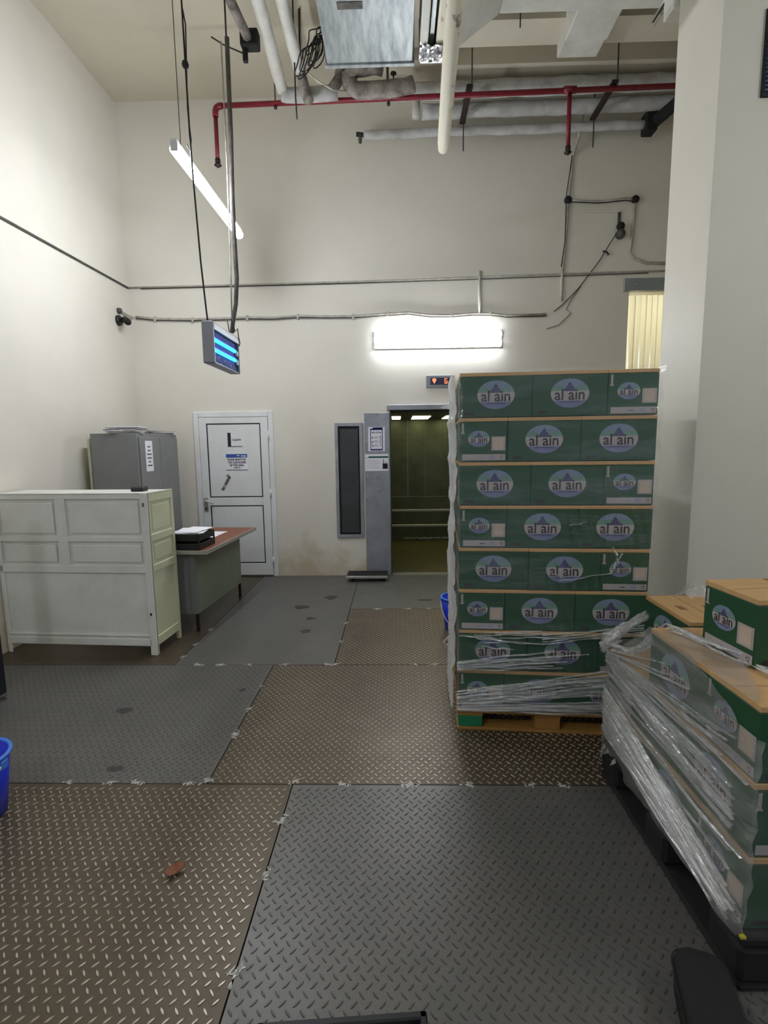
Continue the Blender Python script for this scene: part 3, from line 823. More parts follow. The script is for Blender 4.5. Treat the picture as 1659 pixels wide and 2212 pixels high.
# strip curtain doorway
t = thing('strip_curtain', 'yellowish plastic strip curtain in the doorway beside the pillar', 'curtain', (GATE[0], YB + .02, 0))
for k in range(19):
    x0 = .02 + k * .064
    def fn(u, v, x0=x0, k=k):
        b = .014 * math.sin(u * math.pi)
        return (x0 + .072 * u, .010 * (k % 2) - b + .003 * math.sin(v * 9 + k), .02 + v * 3.28)
    MB().grid(fn, 6, 10, 'curtain_pvc').build('curtain_strip', t, True)
MB().bbox(-.07, 1.3, -.05, .0, 3.34, 3.48, 'strip_header', .004).build('header_plate', t)
for k in range(7):
    MB().lathe([(.001, 0), (.012, 0), (.01, .01), (.001, .01)], 'alu', 8, fwd(.05 + .16 * k, -.05, 3.41)).build('bolt', t)
mb = MB(); mb.box(GATE[0] - .3, 5.2, 8.4, 8.5, 0, 4.0, 'cream_paint'); mb.box(GATE[0] - .3, 5.2, YB + .18, 8.4, 3.9, 4.0, 'ceiling_paint')
mb.box(GATE[0] - .4, GATE[0] - .3, YB + .18, 8.5, 0, 4.0, 'cream_paint'); mb.box(5.1, 5.2, YB + .18, 8.5, 0, 4.0, 'cream_paint')
mb.box(GATE[0] - .3, 5.2, YB + .15, 8.5, -.02, -.004, 'joint_dark')
struct('wall_passage', mb)
lt = bpy.data.lights.new('passage_lamp', 'POINT'); lt.energy = 24; lt.color = (1.0, .95, .74); lt.shadow_soft_size = .12
link('passage_lamp', lt, loc=(3.2, 7.3, 3.4))

# ------------------------------------------------------------------ wall wiring
YW = YB - .012
def wire(name, pts, r, mat, label, cat='conduit', seg=6):
    return MB().tube(pts, r, mat, seg).build(name, None, True, label=label, category=cat)
wire('wall_conduit', [(XL + .012, 1.5, 3.42), (XL + .012, 6.288, 3.49)], .011, 'conduit_dark', 'thin conduit running along the upper left wall')
mb = MB()
mb.tube([(-3.146, YW, 3.492), (-1.5, YW, 3.50), (.2, YW, 3.515), (1.2, YW, 3.535), (2.0, YW, 3.548), (2.9, YW, 3.556), (3.4, YW, 3.56)], .011, 'conduit_grey', 6)
c = mb.build('wall_conduit', None, True, label='long straight conduit across the upper back wall', category='conduit')
MB().tube([(-3.0, YW - .004, 3.477), (-.5, YW - .004, 3.49), (.5, YW - .004, 3.50), (2.9, YW - .004, 3.535)], .004, 'cable_black', 5).build('black_cable', c, True)
pts = [(-3.08, YW, 3.16), (-2.98, YW, 3.15), (-2.85, YW, 3.135), (-2.4, YW, 3.12), (-2.05, YW, 3.125), (-1.75, YW, 3.13), (-1.45, YW, 3.12), (-1.15, YW, 3.135), (-.85, YW, 3.125), (-.5, YW, 3.12), (-.1, YW, 3.14), (.15, YW, 3.15),
       (.4, YW, 3.115), (.65, YW, 3.11), (.9, YW, 3.125), (1.1, YW, 3.12), (1.3, YW, 3.095), (1.75, YW, 3.10)]
c = wire('wall_conduit', pts, .016, 'conduit_grey', 'wavy clipped conduit across the back wall from the camera')
MB().tube([(x, y - .008, z - .02) for x, y, z in pts], .004, 'cable_black', 5).build('black_cable', c, True)
for x, z in ((-2.85, 3.135), (-2.4, 3.12), (-1.75, 3.13), (-1.15, 3.135), (-.5, 3.12), (-.1, 3.14), (.65, 3.11), (1.1, 3.12)):
    MB().bbox(x - .012, x + .012, YW - .022, YB, z - .035, z + .025, 'conduit_grey', .003).build('clip', c)
wire('wall_trunking', [(.975, YW, 3.60), (.975, YW, 3.12)], .016, 'pipe_white', 'short white vertical trunking above the lift lamp', 'trunking')
# junction boxes and drops at the right
c = wire('wall_conduit', [(2.035, YW - .2, 5.15), (2.03, YW - .1, 4.95), (2.0, YW, 4.80), (1.985, YW, 4.55), (1.962, YW, 4.34), (1.955, YW, 4.1), (1.94, YW, 3.8), (1.92, YW, 3.55), (1.925, YW, 3.25)], .015, 'conduit_grey',
         'dirty white conduit dropping down the back wall under the right red pipe')
MB().tube([(1.99, YW - .012, 4.8), (1.94, YW - .012, 4.40), (1.938, YW - .012, 3.9), (1.905, YW - .01, 3.62)], .005, 'cable_black', 5).build('black_cable', c, True)
c = wire('wall_conduit', [(1.99, YW, 4.335), (2.15, YW, 4.32), (2.35, YW, 4.315), (2.5, YW, 4.325), (2.6, YW, 4.34), (2.70, YW, 4.325)], .016, 'conduit_grey', 'short sagging conduit between two round black boxes')
MB().tube([(2.0, YW - .01, 4.315), (2.3, YW - .01, 4.295), (2.6, YW - .01, 4.318), (2.7, YW - .01, 4.30)], .005, 'cable_black', 5).build('black_cable', c, True)
c = wire('wall_conduit', [(2.715, YW, 4.30), (2.705, YW, 4.1), (2.695, YW, 3.9), (2.68, YW, 3.77), (2.74, YW, 3.69), (2.88, YW, 3.645), (3.2, YW, 3.63)], .016, 'conduit_grey', 'conduit bending from the right black box towards the pillar')
for nm, x, z in (('left', 1.962, 4.34), ('right', 2.715, 4.33)):
    MB().lathe([(.001, .03), (.038, .03), (.042, .024), (.042, 0), (.001, 0)], 'cable_black', 16, fwd(x, YB, z)).build('junction_box', None, True,
        label='round black junction box on the back wall, the %s one of two' % nm, category='junction box')
c = MB().bbox(2.14, 2.56, YB - .02, YB, 4.20, 4.225, 'cream_paint', .004).build('wall_trunking', None, label='short cream trunking below the black junction boxes', category='trunking')
MB().bbox(2.53, 2.56, YB - .02, YB, 4.05, 4.20, 'conduit_dark', .004).build('trunking_drop', c)
t = thing('wall_sounder', 'dusty dark wall device hanging below the trunking with loose wires', 'wall device', (2.56, YB, 3.93))
MB().lathe([(.001, .08), (.035, .075), (.05, .05), (.05, 0), (.001, 0)], 'conduit_dark', 12, fwd(0, 0, .03)).build('body', t, True)
MB().lathe([(.001, .06), (.03, .055), (.042, .03), (.042, 0), (.001, 0)], 'dull_black', 12, fwd(-.005, -.02, .11)).build('bracket', t, True)
MB().tube([(-.03, -.03, .06), (-.12, -.03, -.08), (-.22, -.02, -.25), (-.35, -.015, -.42), (-.45, -.012, -.55), (-.62, -.012, -.72), (-.72, -.012, -.80)], .005, 'cable_black', 5).build('loose_wire', t, True)
MB().tube([(-.42, -.012, -.52), (-.52, -.012, -.66), (-.58, -.012, -.78), (-.52, -.012, -.82), (-.66, -.012, -.95), (-.8, -.012, -.99)], .004, 'conduit_dark', 5).build('loose_wire', t, True)
MB().tube([(-.19, -.02, -.15), (-.15, -.03, -.16), (-.12, -.02, -.19)], .010, 'cable_black', 5).build('wire_clip', t, True)

# security camera
t = thing('security_camera', 'small dark security camera on the left wall near the corner', 'camera', (XL, 6.02, 3.06))
MB().lathe([(.001, .03), (.055, .03), (.06, .02), (.06, 0), (.001, 0)], 'black_plastic', 18, Matrix.Rotation(math.pi / 2, 4, 'Y')).build('base', t, True)
MB().lathe([(.001, .04), (.03, .035), (.035, 0), (.001, 0)], 'conduit_dark', 14, Matrix.Translation((0, .02, .11)) @ Matrix.Rotation(math.pi / 2, 4, 'Y')).build('cable_gland', t, True)
MB().tube([(.02, 0, 0), (.06, .01, -.005), (.09, .01, 0)], .018, 'black_plastic', 10).build('arm', t, True)
cm = MB().tube([(.05, .06, .025), (.16, -.09, -.04)], .036, 'black_plastic', 16).build('barrel', t, True)
MB().tube([(.158, -.087, -.039), (.163, -.094, -.042)], .026, 'gasket_black', 16).build('lens', cm, True)
MB().tube([(.02, .03, .11), (.03, .15, .10), (.05, .25, .09)], .012, 'conduit_grey', 8).build('cable_sleeve', t, True)

# ------------------------------------------------------------------ overhead pipes and ducts
def bend(p0, p1, p2, r=.08, n=5):
    p0, p1, p2 = Vector(p0), Vector(p1), Vector(p2)
    a = p1 + (p0 - p1).normalized() * r; b = p1 + (p2 - p1).normalized() * r
    return [tuple((1 - u) ** 2 * a + 2 * u * (1 - u) * p1 + u * u * b) for u in [k / n for k in range(n + 1)]]
t = thing('sprinkler_pipe', 'red sprinkler pipe running across under the ceiling with two drops', 'pipe', (0, 5.5, 4.97))
MB().tube([(-1.72, 0, -.025), (3.4, 0, .04)], .024, 'red_paint', 12).build('main_run', t, True)
MB().tube([(-1.69, 0, -.025)] + bend((-1.6, 0, -.025), (-1.757, 0, -.026), (-1.757, 0, -.3), .06) + [(-1.757, 0, -.12)], .029, 'red_paint', 12).build('elbow', t, True)
for x, z0, z1 in ((-1.757, -.08, -.52), (1.70, .03, -.49)):
    dp = MB().tube([(x, 0, z0), (x, 0, z1)], .021, 'red_paint', 12).build('drop_pipe', t, True)
    MB().lathe([(.001, -.05), (.014, -.045), (.014, -.03), (.036, -.028), (.036, -.022), (.012, -.015), (.026, 0), (.026, .03), (.001, .03)], 'steel_dark', 14, Matrix.Translation((x, 0, z1 - .02))).build('sprinkler_head', dp, True)
MB().tube([(1.64, 0, .022), (1.76, 0, .024)], .033, 'red_paint', 12).build('tee_joint', t, True)
for x in (-1.16, -.05):
    MB().tube([(x, 0, -.05), (x, 0, ZC - 4.97)], .006, 'rod_dark', 6).build('hanger_rod', t, True)
    MB().tube([(x, 0, -.065), (x, 0, -.04)], .016, 'rod_dark', 8).build('hanger_nut', t, True)

for i, (x, lab) in enumerate(((.735, 'dark steel pipe hanger behind the white plastic pipe end'), (2.12, 'dark steel pipe hanger near the pillar'))):
    t = thing('pipe_hanger', lab, 'hanger', (x, 5.46, 5.052))
    MB().bbox(-.03, .03, 0, .59, -.03, .0, 'steel_dark', .004).build('strut', t)
    MB().tube([(.02, .012, -.05), (.02, .012, ZC - 5.052)], .007, 'rod_dark', 6).build('rod', t, True)
    MB().tube([(.01, .575, -.30), (.01, .575, ZC - 5.052)], .007, 'rod_dark', 6).build('rod', t, True)

def rough_pipe(pts, r, n=3):
    """insulated pipe path with slight lumps"""
    P = [Vector(p) for p in pts]; out = []; rs = []
    rnd = random.Random(int(r * 1000) + len(pts))
    for a, b in zip(P[:-1], P[1:]):
        L_ = (b - a).length; m = max(2, int(L_ / .12))
        for k in range(m):
            out.append(tuple(a + (b - a) * k / m + Vector((0, 0, rnd.uniform(-.006, .006))))); rs.append(r * rnd.uniform(.93, 1.05))
    out.append(tuple(P[-1])); rs.append(r)
    return out, rs
def ipipe(name, pts, r, mat, label, parent=None):
    p, rs = rough_pipe(pts, r)
    mb = MB().tube(p, rs, mat, 12)
    if parent: return mb.build(name, parent, True)
    return mb.build(name, None, True, label=label, category='pipe')
ipipe('insulated_pipe', [(.0, 5.78, 5.19), (1.5, 5.78, 5.205), (3.4, 5.78, 5.22)], .078, 'insulation', 'thick white insulated pipe just behind the red pipe')
p2 = ipipe('insulated_pipe', [(.30, 6.0, 5.130), (1.5, 6.0, 5.135), (2.75, 6.0, 5.15), (3.4, 6.0, 5.16)], .072, 'insulation', 'white insulated pipe second behind the red pipe, over the lowest one')
MB().tube([(.24, 5.98, 5.34), (.24, 5.98, 5.16), (.235, 5.98, 5.06)], .042, 'pipe_white', 12).build('vent_stub', p2, True)
p3 = ipipe('insulated_pipe', [(-.33, 6.1, 4.975), (.6, 6.1, 4.985), (1.4, 6.1, 4.985), (2.72, 6.1, 5.0)], .045, 'insulation', 'thin white insulated pipe lowest on the back wall with open left end')
MB().tube([(-.41, 6.1, 4.985), (-.30, 6.1, 4.97)], .024, 'cable_black', 8).build('valve_end', p3, True)
MB().lathe([(.001, -.05), (.018, -.045), (.022, 0), (.001, .02)], 'conduit_dark', 10, Matrix.Translation((-.37, 6.1, 4.94))).build('valve_tap', p3, True)
MB().bbox(2.68, 2.80, 6.02, 6.16, 4.90, 5.10, 'dull_black', .01).build('black_joint', p3)
MB().tube([(2.78, 6.08, 5.0), (3.1, 5.3, 5.12)], .06, 'dull_black', 10).build('black_branch', p3, True)
a1 = ipipe('insulated_pipe', [(-1.0, 3.2, 5.03), (-1.05, 4.8, 5.03), (-1.07, 5.32, 5.02), (-1.06, 5.39, 4.99)], .056, 'pipe_white', 'left one of two white pipes coming from above the camera')
ipipe('elbow_run', [(-1.07, 5.40, 4.97), (-1.0, 5.42, 4.965), (-.75, 5.42, 4.97), (-.54, 5.42, 4.985)], .066, 'insulation', '', a1)
ipipe('dirty_riser', [(-.58, 5.42, 5.02), (-.52, 5.42, 5.10), (-.50, 5.42, 5.2)], .05, 'insulation_dirty', '', a1)
a2 = ipipe('insulated_pipe', [(-.84, 3.2, 5.06), (-.865, 4.8, 5.06), (-.868, 5.2, 5.05)], .052, 'pipe_white', 'right one of two white pipes coming from above the camera')
ipipe('dirty_elbow', [(-.868, 5.2, 5.05), (-.85, 5.27, 5.0), (-.83, 5.3, 4.93), (-.80, 5.3, 4.84)], .05, 'insulation_dirty', '', a2)
b1 = ipipe('insulated_pipe', [(-.42, 5.36, 5.02), (-.35, 5.38, 4.97), (-.1, 5.39, 4.975), (.12, 5.39, 5.0), (.19, 5.39, 5.02)], .07, 'insulation_dirty', 'stained dirty insulated pipe end below the metal duct')
ipipe('upper_branch', [(-.42, 5.4, 5.02), (-.43, 5.4, 5.10), (-.36, 5.36, 5.14), (-.2, 5.34, 5.15), (-.10, 5.34, 5.13)], .066, 'insulation_dirty', '', b1)
MB().lathe([(.001, .10), (.03, .098), (.03, .09), (.006, .085), (.006, 0), (.001, 0)], 'steel_dark', 10, Matrix.Translation((.0, 5.42, 5.04))).build('valve_wheel', b1, True)

# galvanised duct
t = thing('galvanised_duct', 'grey galvanised sheet metal duct overhead at the top of the picture', 'duct', (-.19, 4.6, 4.66))
MB().bbox(-.34, .345, -2.4, 0, 0, .45, 'galvanised', .006).build('duct_body', t)
MB().bbox(-.36, .36, -.04, .0, -.012, .46, 'galvanised', .004).build('end_flange', t)
MB().bbox(-.36, .36, -1.25, -1.21, -.012, .46, 'galvanised', .004).build('seam_flange', t)
MB().box(-.2, -.02, -.62, -.56, -.004, -.001, 'conduit_dark').build('stencil_frame', t)
# white wrapped narrow duct with foil taped end
t = thing('wrapped_duct', 'narrow white wrapped duct with silver foil tape at its end', 'duct', (.32, 4.45, 4.58))
MB().bbox(-.115, -.06, -2.2, 0, .0, .36, 'pipe_white', .006).build('wrapped_side', t)
MB().bbox(-.05, -.015, -2.2, -.05, .03, .30, 'galvanised', .004).build('metal_channel', t)
MB().bbox(0, .13, -2.2, -.02, .0, .34, 'pvc_dirty', .012).build('dirty_wrap', t)
def foil(u, v):
    rnd = random.Random(int(u * 40) * 91 + int(v * 40))
    return (-.12 + .22 * u, -.02 - .17 * v + rnd.uniform(-.008, .008), -.012 + rnd.uniform(-.012, .006) + .05 * (u - .5) ** 2)
MB().grid(foil, 12, 9, 'foil').build('foil_tape', t)
MB().bbox(-.12, .10, -.03, .01, -.01, .30, 'foil', .01).build('foil_end', t)
mb = MB().tube([(.29, 2.2, 3.98), (.33, 3.0, 4.0), (.365, 3.8, 4.0), (.395, 4.45, 4.0), (.40, 4.54, 3.995), (.401, 4.575, 3.985)], [.05, .05, .049, .048, .042, .012], 'pvc_dirty', 16)
mb.build('plastic_drain_pipe', None, True, label='long stained white plastic pipe pointing at the back wall, cut end down', category='pipe')
# large white cross duct and transition
t = thing('white_cross_duct', 'large white duct running across the top right of the picture', 'duct', (2.1, 4.5, 4.93))
MB().bbox(-1.28, 1.6, -.80, 0, 0, .42, 'pipe_white', .01).build('duct_body', t)
MB().prism([(-1.28, 0, 0), (-1.62, 0, -.24), (-1.62, 0, .42), (-1.28, 0, .42)], (0, -.7, 0), 'pipe_white').build('transition', t)
MB().bbox(-1.60, -.9, -.90, -.83, -.045, -.01, 'red_paint', .01).build('red_pipe_piece', t)
t = thing('ceiling_box_duct', 'white boxed duct stepping along the ceiling behind the cross duct', 'duct', (1.72, 4.55, 5.0))
MB().bbox(-.24, .12, 0, .42, .05, .30, 'pipe_white', .006).build('lower_box', t)
MB().bbox(-.22, .14, .42, .72, .12, .30, 'pipe_white', .006).build('upper_box', t)
t = thing('cable_rods', 'pair of bright rods hanging beside the pillar at the top', 'rods', (1.87, 4.0, 4.63))
MB().tube([(0, -.18, 0), (0, .22, .0)], .007, 'alu', 6).build('rod', t, True)
MB().tube([(.04, -.18, 0), (.04, .24, .0)], .007, 'alu', 6).build('rod', t, True)
MB().tube([(.02, -.18, .015), (.02, .22, .015)], .010, 'rod_dark', 6).build('dark_cable', t, True)
MB().bbox(1.765, 1.95, 3.665, 3.80, 4.33, 4.75, 'pipe_white', .006).build('ceiling_box', None, label='small white box fixed behind the top of the pillar', category='box')
t = thing('pillar_louver', 'dark louvred grille high on the pillar at the right edge', 'grille', (2.03, 3.18, 3.50))
MB().box(0, .5, -.015, 0, 0, .44, 'gasket_black').build('frame', t)
for k in range(18):
    z = .02 + k * .0222
    MB().bbox(.01, .49, -.03, -.012, z, z + .012, 'grille_blue', .003, None).build('slat', t)
# black cable tangle and dark bracket
t = thing('cable_tangle', 'tangle of loose black cables hanging left of the metal duct', 'cables', (-.62, 4.75, 4.88))
rnd = random.Random(11)
for k in range(9):
    p = []; w1 = rnd.uniform(.10, .24); d1 = rnd.uniform(.12, .30); x = rnd.uniform(.02, .08); ph = rnd.uniform(-.5, .5); y = rnd.uniform(-.06, .06); z = rnd.uniform(.10, .20)
    for j in range(25):
        a = 2 * math.pi * j / 24
        p.append((x - w1 * .5 * (1 - math.cos(a)) + .02 * math.sin(3 * a + ph), y + .04 * math.sin(2 * a + ph), z - d1 * .5 * (1 - math.cos(a + ph * .3)) + .06 * math.sin(a + ph)))
    MB().tube(p, .005, 'cable_black', 5).build('cable', t, True)
MB().tube([(-.16, .1, .42), (-.16, .08, .2), (-.15, .05, .0), (-.12, .03, -.12), (-.02, .05, -.19), (.10, .15, -.20), (.2, .3, -.12)], .006, 'conduit_grey', 6).build('pale_cable', t, True)
MB().tube([(-.17, .1, .40), (-.17, .08, .15), (-.15, .06, -.02)], .012, 'cable_black', 6).build('cable_bundle', t, True)
t = thing('dark_bracket', 'dark rusty bracket behind the left white overhead pipe', 'bracket', (-1.22, 4.75, 4.92))
MB().bbox(-.05, .10, -.05, .05, .0, .13, 'dull_black', .01).build('clamp', t)
MB().tube([(-.03, -.6, .06), (.02, 0, .06)], .04, 'insulation_dirty', 8).build('arm', t, True)
MB().bbox(-.04, .0, -.02, .02, -.10, .02, 'dull_black', .006).build('hook', t)
MB().tube([(-.04, 0, -.03), (-.18, -.05, .0), (-.27, -.1, .03)], .006, 'rod_dark', 5).build('wire', t, True)
MB().tube([(-.88, 5.05, ZC), (-.88, 5.05, 4.72), (-.875, 5.06, 4.55)], .007, 'rod_dark', 6).build('threaded_rod', None, True, label='thin threaded rod between the two white overhead pipes', category='rod')
MB().tube([(-.06, 5.3, ZC), (-.06, 5.3, 4.98)], .008, 'rod_dark', 6).build('threaded_rod', None, True, label='thin threaded rod just below the end of the metal duct', category='rod')
MB().tube([(1.08, 4.9, ZC), (1.08, 4.9, 5.12)], .006, 'rod_dark', 6).build('threaded_rod', None, True, label='thin threaded rod below the white cross duct', category='rod')

# ------------------------------------------------------------------ cartons
CL, CS, CH = .373, .248, .2325
def body_mesh():
    mb = MB()
    mb.bbox(-CL / 2, CL / 2, -CS / 2, CS / 2, .002, CH - .020, 'carton_green', .003)
    return mb.mesh('carton_body')
def lid_mesh(marks=False):
    mb = MB()
    mb.bbox(-CL / 2 - .001, CL / 2 + .001, -CS / 2 - .001, CS / 2 + .001, CH - .020, CH - .001, 'cardboard', .002)
    mb.box(-CL / 2 + .01, CL / 2 - .01, -.001, .001, CH - .001, CH - .0004, 'cardboard_mark')
    return mb.mesh('carton_lid')
def mark_mesh():
    mb = MB()
    for y in (-.06, .06):
        mb.prism([(-.03, y - .014, CH - .001), (.02, y - .014, CH - .001), (.03, y + .014, CH - .001), (-.02, y + .014, CH - .001)], (0, 0, .0012), 'cardboard_mark')
    return mb.mesh('carton_top_marks')
def ellipse_band(mb, rx, rz, z0, z1, mat, y, n=14):
    pts = []
    for k in range(n + 1):
        z = z0 + (z1 - z0) * k / n; pts.append((-rx * math.sqrt(max(0, 1 - (z / rz) ** 2)), z))
    vs = []; F = []
    for (x, z) in pts: vs += [(x, y, z), (-x, y, z)]
    for k in range(n): F.append((2 * k, 2 * k + 1, 2 * k + 3, 2 * k + 2))
    mb.add(vs, F, mat)
def logo_mesh(rx, rz):
    mb = MB()
    ellipse_band(mb, rx, rz, -rz, -.50 * rz, 'print_lake', 0)
    ellipse_band(mb, rx, rz, -.50 * rz, .16 * rz, 'print_pale', 0)
    ellipse_band(mb, rx, rz, .16 * rz, .52 * rz, 'print_hill', 0)
    ellipse_band(mb, rx, rz, .52 * rz, rz, 'print_sky', 0)
    mt = [(-.34, .14), (-.30, .28), (-.24, .30), (-.20, .46), (-.14, .50), (-.10, .66), (-.05, .70), (0, .78), (.05, .68), (.09, .62), (.14, .48), (.20, .44), (.23, .30), (.29, .26), (.31, .14)]
    mb.poly([(x * rx, -.0004, z * rz) for x, z in mt], 'print_mountain')
    put_text(mb, 'al ain', rz * 1.08, fwd(0, -.0008, -.12 * rz), 'print_text', rz * .014, width=rx * 1.56)
    mb.box(-.45 * rx, .5 * rx, -.0010, -.0004, -.62 * rz, -.56 * rz, 'print_mountain')
    return mb.mesh('brand_oval')
def pill_mesh():
    mb = MB(); n = 8; pts = []
    for k in range(n + 1):
        a = -math.pi / 2 + math.pi * k / n; pts.append((.018 + .008 * math.cos(a), 0, .008 * math.sin(a)))
    for k in range(n + 1):
        a = math.pi / 2 + math.pi * k / n; pts.append((-.018 + .008 * math.cos(a), 0, .008 * math.sin(a)))
    mb.poly(pts, 'print_text')
    return mb.mesh('dark_pill_mark')
def label_mesh():
    mb = MB(); quad(mb, fwd(0, 0, 0), -.036, .036, -.037, .037, 'print_pale'); quad(mb, fwd(0, -.0004, 0), -.026, .026, -.030, .030, 'print_label')
    return mb.mesh('date_label')
def strip_mesh():
    mb = MB(); quad(mb, fwd(0, 0, 0), -.112, .112, -.016, .016, 'print_pale')
    for (x0, x1) in ((-.03, .01), (-.02, .0)):
        quad(mb, fwd(0, -.0004, 0), x0, x1, -.004, .001, 'ink_soft')
    quad(mb, fwd(0, -.0004, 0), .03, .058, -.009, .009, 'ink_soft')
    n = 12
    ring = [(.094 + .008 * math.cos(2 * math.pi * k / n), -.0006, .009 * math.sin(2 * math.pi * k / n)) for k in range(n)]
    rin = [(.094 + .005 * math.cos(2 * math.pi * k / n), -.0006, .006 * math.sin(2 * math.pi * k / n)) for k in range(n)]
    mb.add(ring + rin, [(k, (k + 1) % n, n + (k + 1) % n, n + k) for k in range(n) if k % 4 != 3], 'print_text')
    return mb.mesh('print_strip')
def tag_mesh():
    mb = MB(); quad(mb, fwd(0, 0, 0), -.0055, .0055, -.022, .026, 'print_pale'); mb.poly([(-.012, 0, -.030), (.012, 0, -.030), (.0055, 0, -.020), (-.0055, 0, -.020)], 'print_pale')
    return mb.mesh('bottle_mark')
CM = dict(body=body_mesh(), lid=lid_mesh(), marks=mark_mesh(), big=logo_mesh(.096, .074), small=logo_mesh(.056, .043), pill=pill_mesh(), label=label_mesh(), strip=strip_mesh(), tag=tag_mesh())
HZ = CH / 2 - .007
def carton(label, group, loc, rz, faces='FBLR', marks=False):
    """loc is the carton's base centre; x is its long side"""
    t = thing('water_carton', label, 'carton', loc, rz, group)
    link('carton_body', CM['body'], t); link('carton_lid', CM['lid'], t)
    if marks: link('top_marks', CM['marks'], t)
    e = .0012
    for f in faces:
        if f in 'FB':
            M = Matrix.Rotation(0 if f == 'F' else math.pi, 4, 'Z'); d_ = CS / 2 + e
            parts = (('brand_oval', 'big', 0, HZ + .008), ('dark_pill_mark', 'pill', -.135, .022))
        else:
            M = Matrix.Rotation(math.pi / 2 if f == 'R' else -math.pi / 2, 4, 'Z'); d_ = CL / 2 + e
            parts = (('brand_oval', 'small', -.022, HZ + .014), ('date_label', 'label', .080, HZ - .012), ('print_strip', 'strip', .004, .026), ('bottle_mark', 'tag', -.106, HZ + .070))
        for nm, k, dx, z in parts:
            p = M @ Vector((dx, -d_, z))
            link(nm, CM[k], t, loc=p, rot=(0, 0, M.to_euler().z))
    return t

ORD = ['top', 'second', 'third', 'fourth', 'fifth', 'sixth', 'seventh', 'bottom']
SA = math.radians(-4.4)
S0 = Vector((.335, 2.775, 0))
SM = Matrix.Translation(S0) @ Matrix.Rotation(SA, 4, 'Z')
Z0 = .127
g = 'green water cartons in the tall wrapped stack'
rnd = random.Random(21)
for lay in range(8):
    z = Z0 + CH * (7 - lay)
    odd = lay % 2 == 0
    jx = rnd.uniform(-.004, .004)
    L_, S_ = CL + .002, CS + .002
    items = []
    if odd:      # long, long, short at the front
        items += [(L_ / 2, S_ / 2, 0, 'FL', 'front left carton with large oval'), (L_ * 1.5, S_ / 2, 0, 'F', 'front middle carton with large oval'), (2 * L_ + S_ / 2, L_ / 2, math.pi / 2, 'LF', 'front right carton showing its narrow end')]
        items += [(S_ / 2, S_ + L_ / 2, math.pi / 2, 'B', 'second carton back on the left side'), (L_ / 2, S_ + L_ + S_ / 2, 0, 'L', 'third carton back on the left side'), (L_ / 2, 2 * S_ + L_ + S_ / 2, 0, 'L', 'rear carton on the left side'),
                  (2 * L_ + S_ / 2, L_ * 1.5, math.pi / 2, 'F', 'second carton back on the right side')]
    else:        # short, long, long at the front
        items += [(S_ / 2, L_ / 2, math.pi / 2, 'LB', 'front left carton showing its narrow end'), (S_ + L_ / 2, S_ / 2, 0, 'F', 'front middle carton with large oval'), (S_ + L_ * 1.5, S_ / 2, 0, 'FR', 'front right carton with large oval')]
        items += [(S_ / 2, L_ * 1.5, math.pi / 2, 'B', 'second carton back on the left side'), (S_ / 2, L_ * 2.5, math.pi / 2, 'B', 'rear carton on the left side'),
                  (S_ + 2 * L_ - S_ / 2, S_ + L_ / 2, math.pi / 2, 'F', 'second carton back on the right side')]
    for (x, y, a, fc, nm) in items:
        p = SM @ Vector((x + jx + rnd.uniform(-.002, .002), y + rnd.uniform(-.003, .003), z))
        carton('%s, %s layer of tall stack' % (nm, ORD[lay]), g, p, SA + a, fc)

# pallet under the tall stack
t = thing('wooden_pallet', 'yellow wooden pallet with green corner block under the tall stack', 'pallet', S0, SA)
for k, y in enumerate((0.0, .245, .49, .735, .98)):
    MB().bbox(-.005, 1.005, y, y + .13, .100, .122, 'pallet_wood', .003).build('deck_board', t)
for x in (0, .43, .86):
    MB().bbox(x, x + .14, 0, 1.11, .084, .100, 'pallet_wood', .003).build('stringer_board', t)
    MB().bbox(x, x + .14, -.005, 1.115, 0, .018, 'pallet_wood', .003).build('bottom_board', t)
    for y in (0, .48, .97):
        MB().bbox(x + .002, x + .138, y + .001, y + .14, .018, .084, 'pallet_green' if x == 0 and y == 0 else 'pallet_wood', .004).build('block', t)
MB().bbox(-.004, 1.004, -.004, .10, .0005, .0175, 'pallet_wood', .003).build('bottom_board', t)

# stretch film round the tall stack
t = thing('stretch_film', 'clear stretch film wrapped round the tall carton stack', 'plastic film', S0, SA)
TOP = Z0 + 8 * CH
SW, SD = 1.0, 1.125
def ripple(z, u):
    q = ((z - Z0) / CH) % 1.0
    return .006 + .010 * (1 - abs(2 * q - 1)) ** 3 * 0 + .008 * max(0, 1 - min(q, 1 - q) / .18) + .0025 * math.sin(u * 37 + z * 23) + .002 * math.sin(u * 91 - z * 41)
def front(u, v):
    zb = .122 + .05 * u
    z = zb + (TOP + .012 - zb) * v
    e = min(u, 1 - u); c = max(0, 1 - e / .02)
    return (-.012 + (SW + .024) * u, -.008 - ripple(z, u * 3) + .012 * c * c, z)
MB().grid(front, 60, 96, 'film_clear').build('front_sheet', t, True)
def left(u, v):
    zb = .13 - .06 * u
    z = zb + (TOP + .012 - zb) * v
    return (-.012 - ripple(z, u * 3 + 7) * 1.6 - .012 * math.sin(u * math.pi) - .006 * math.sin(z * 7 + u * 3), SD * u - .004, z)
MB().grid(left, 30, 80, 'film_side').build('side_sheet', t, True)
def right(u, v):
    zb = .13
    z = zb + (TOP + .012 - zb) * v
    return (SW + .012 + ripple(z, u * 3 + 3), SD * u - .004, z)
MB().grid(right, 20, 60, 'film_clear').build('side_sheet', t, True)
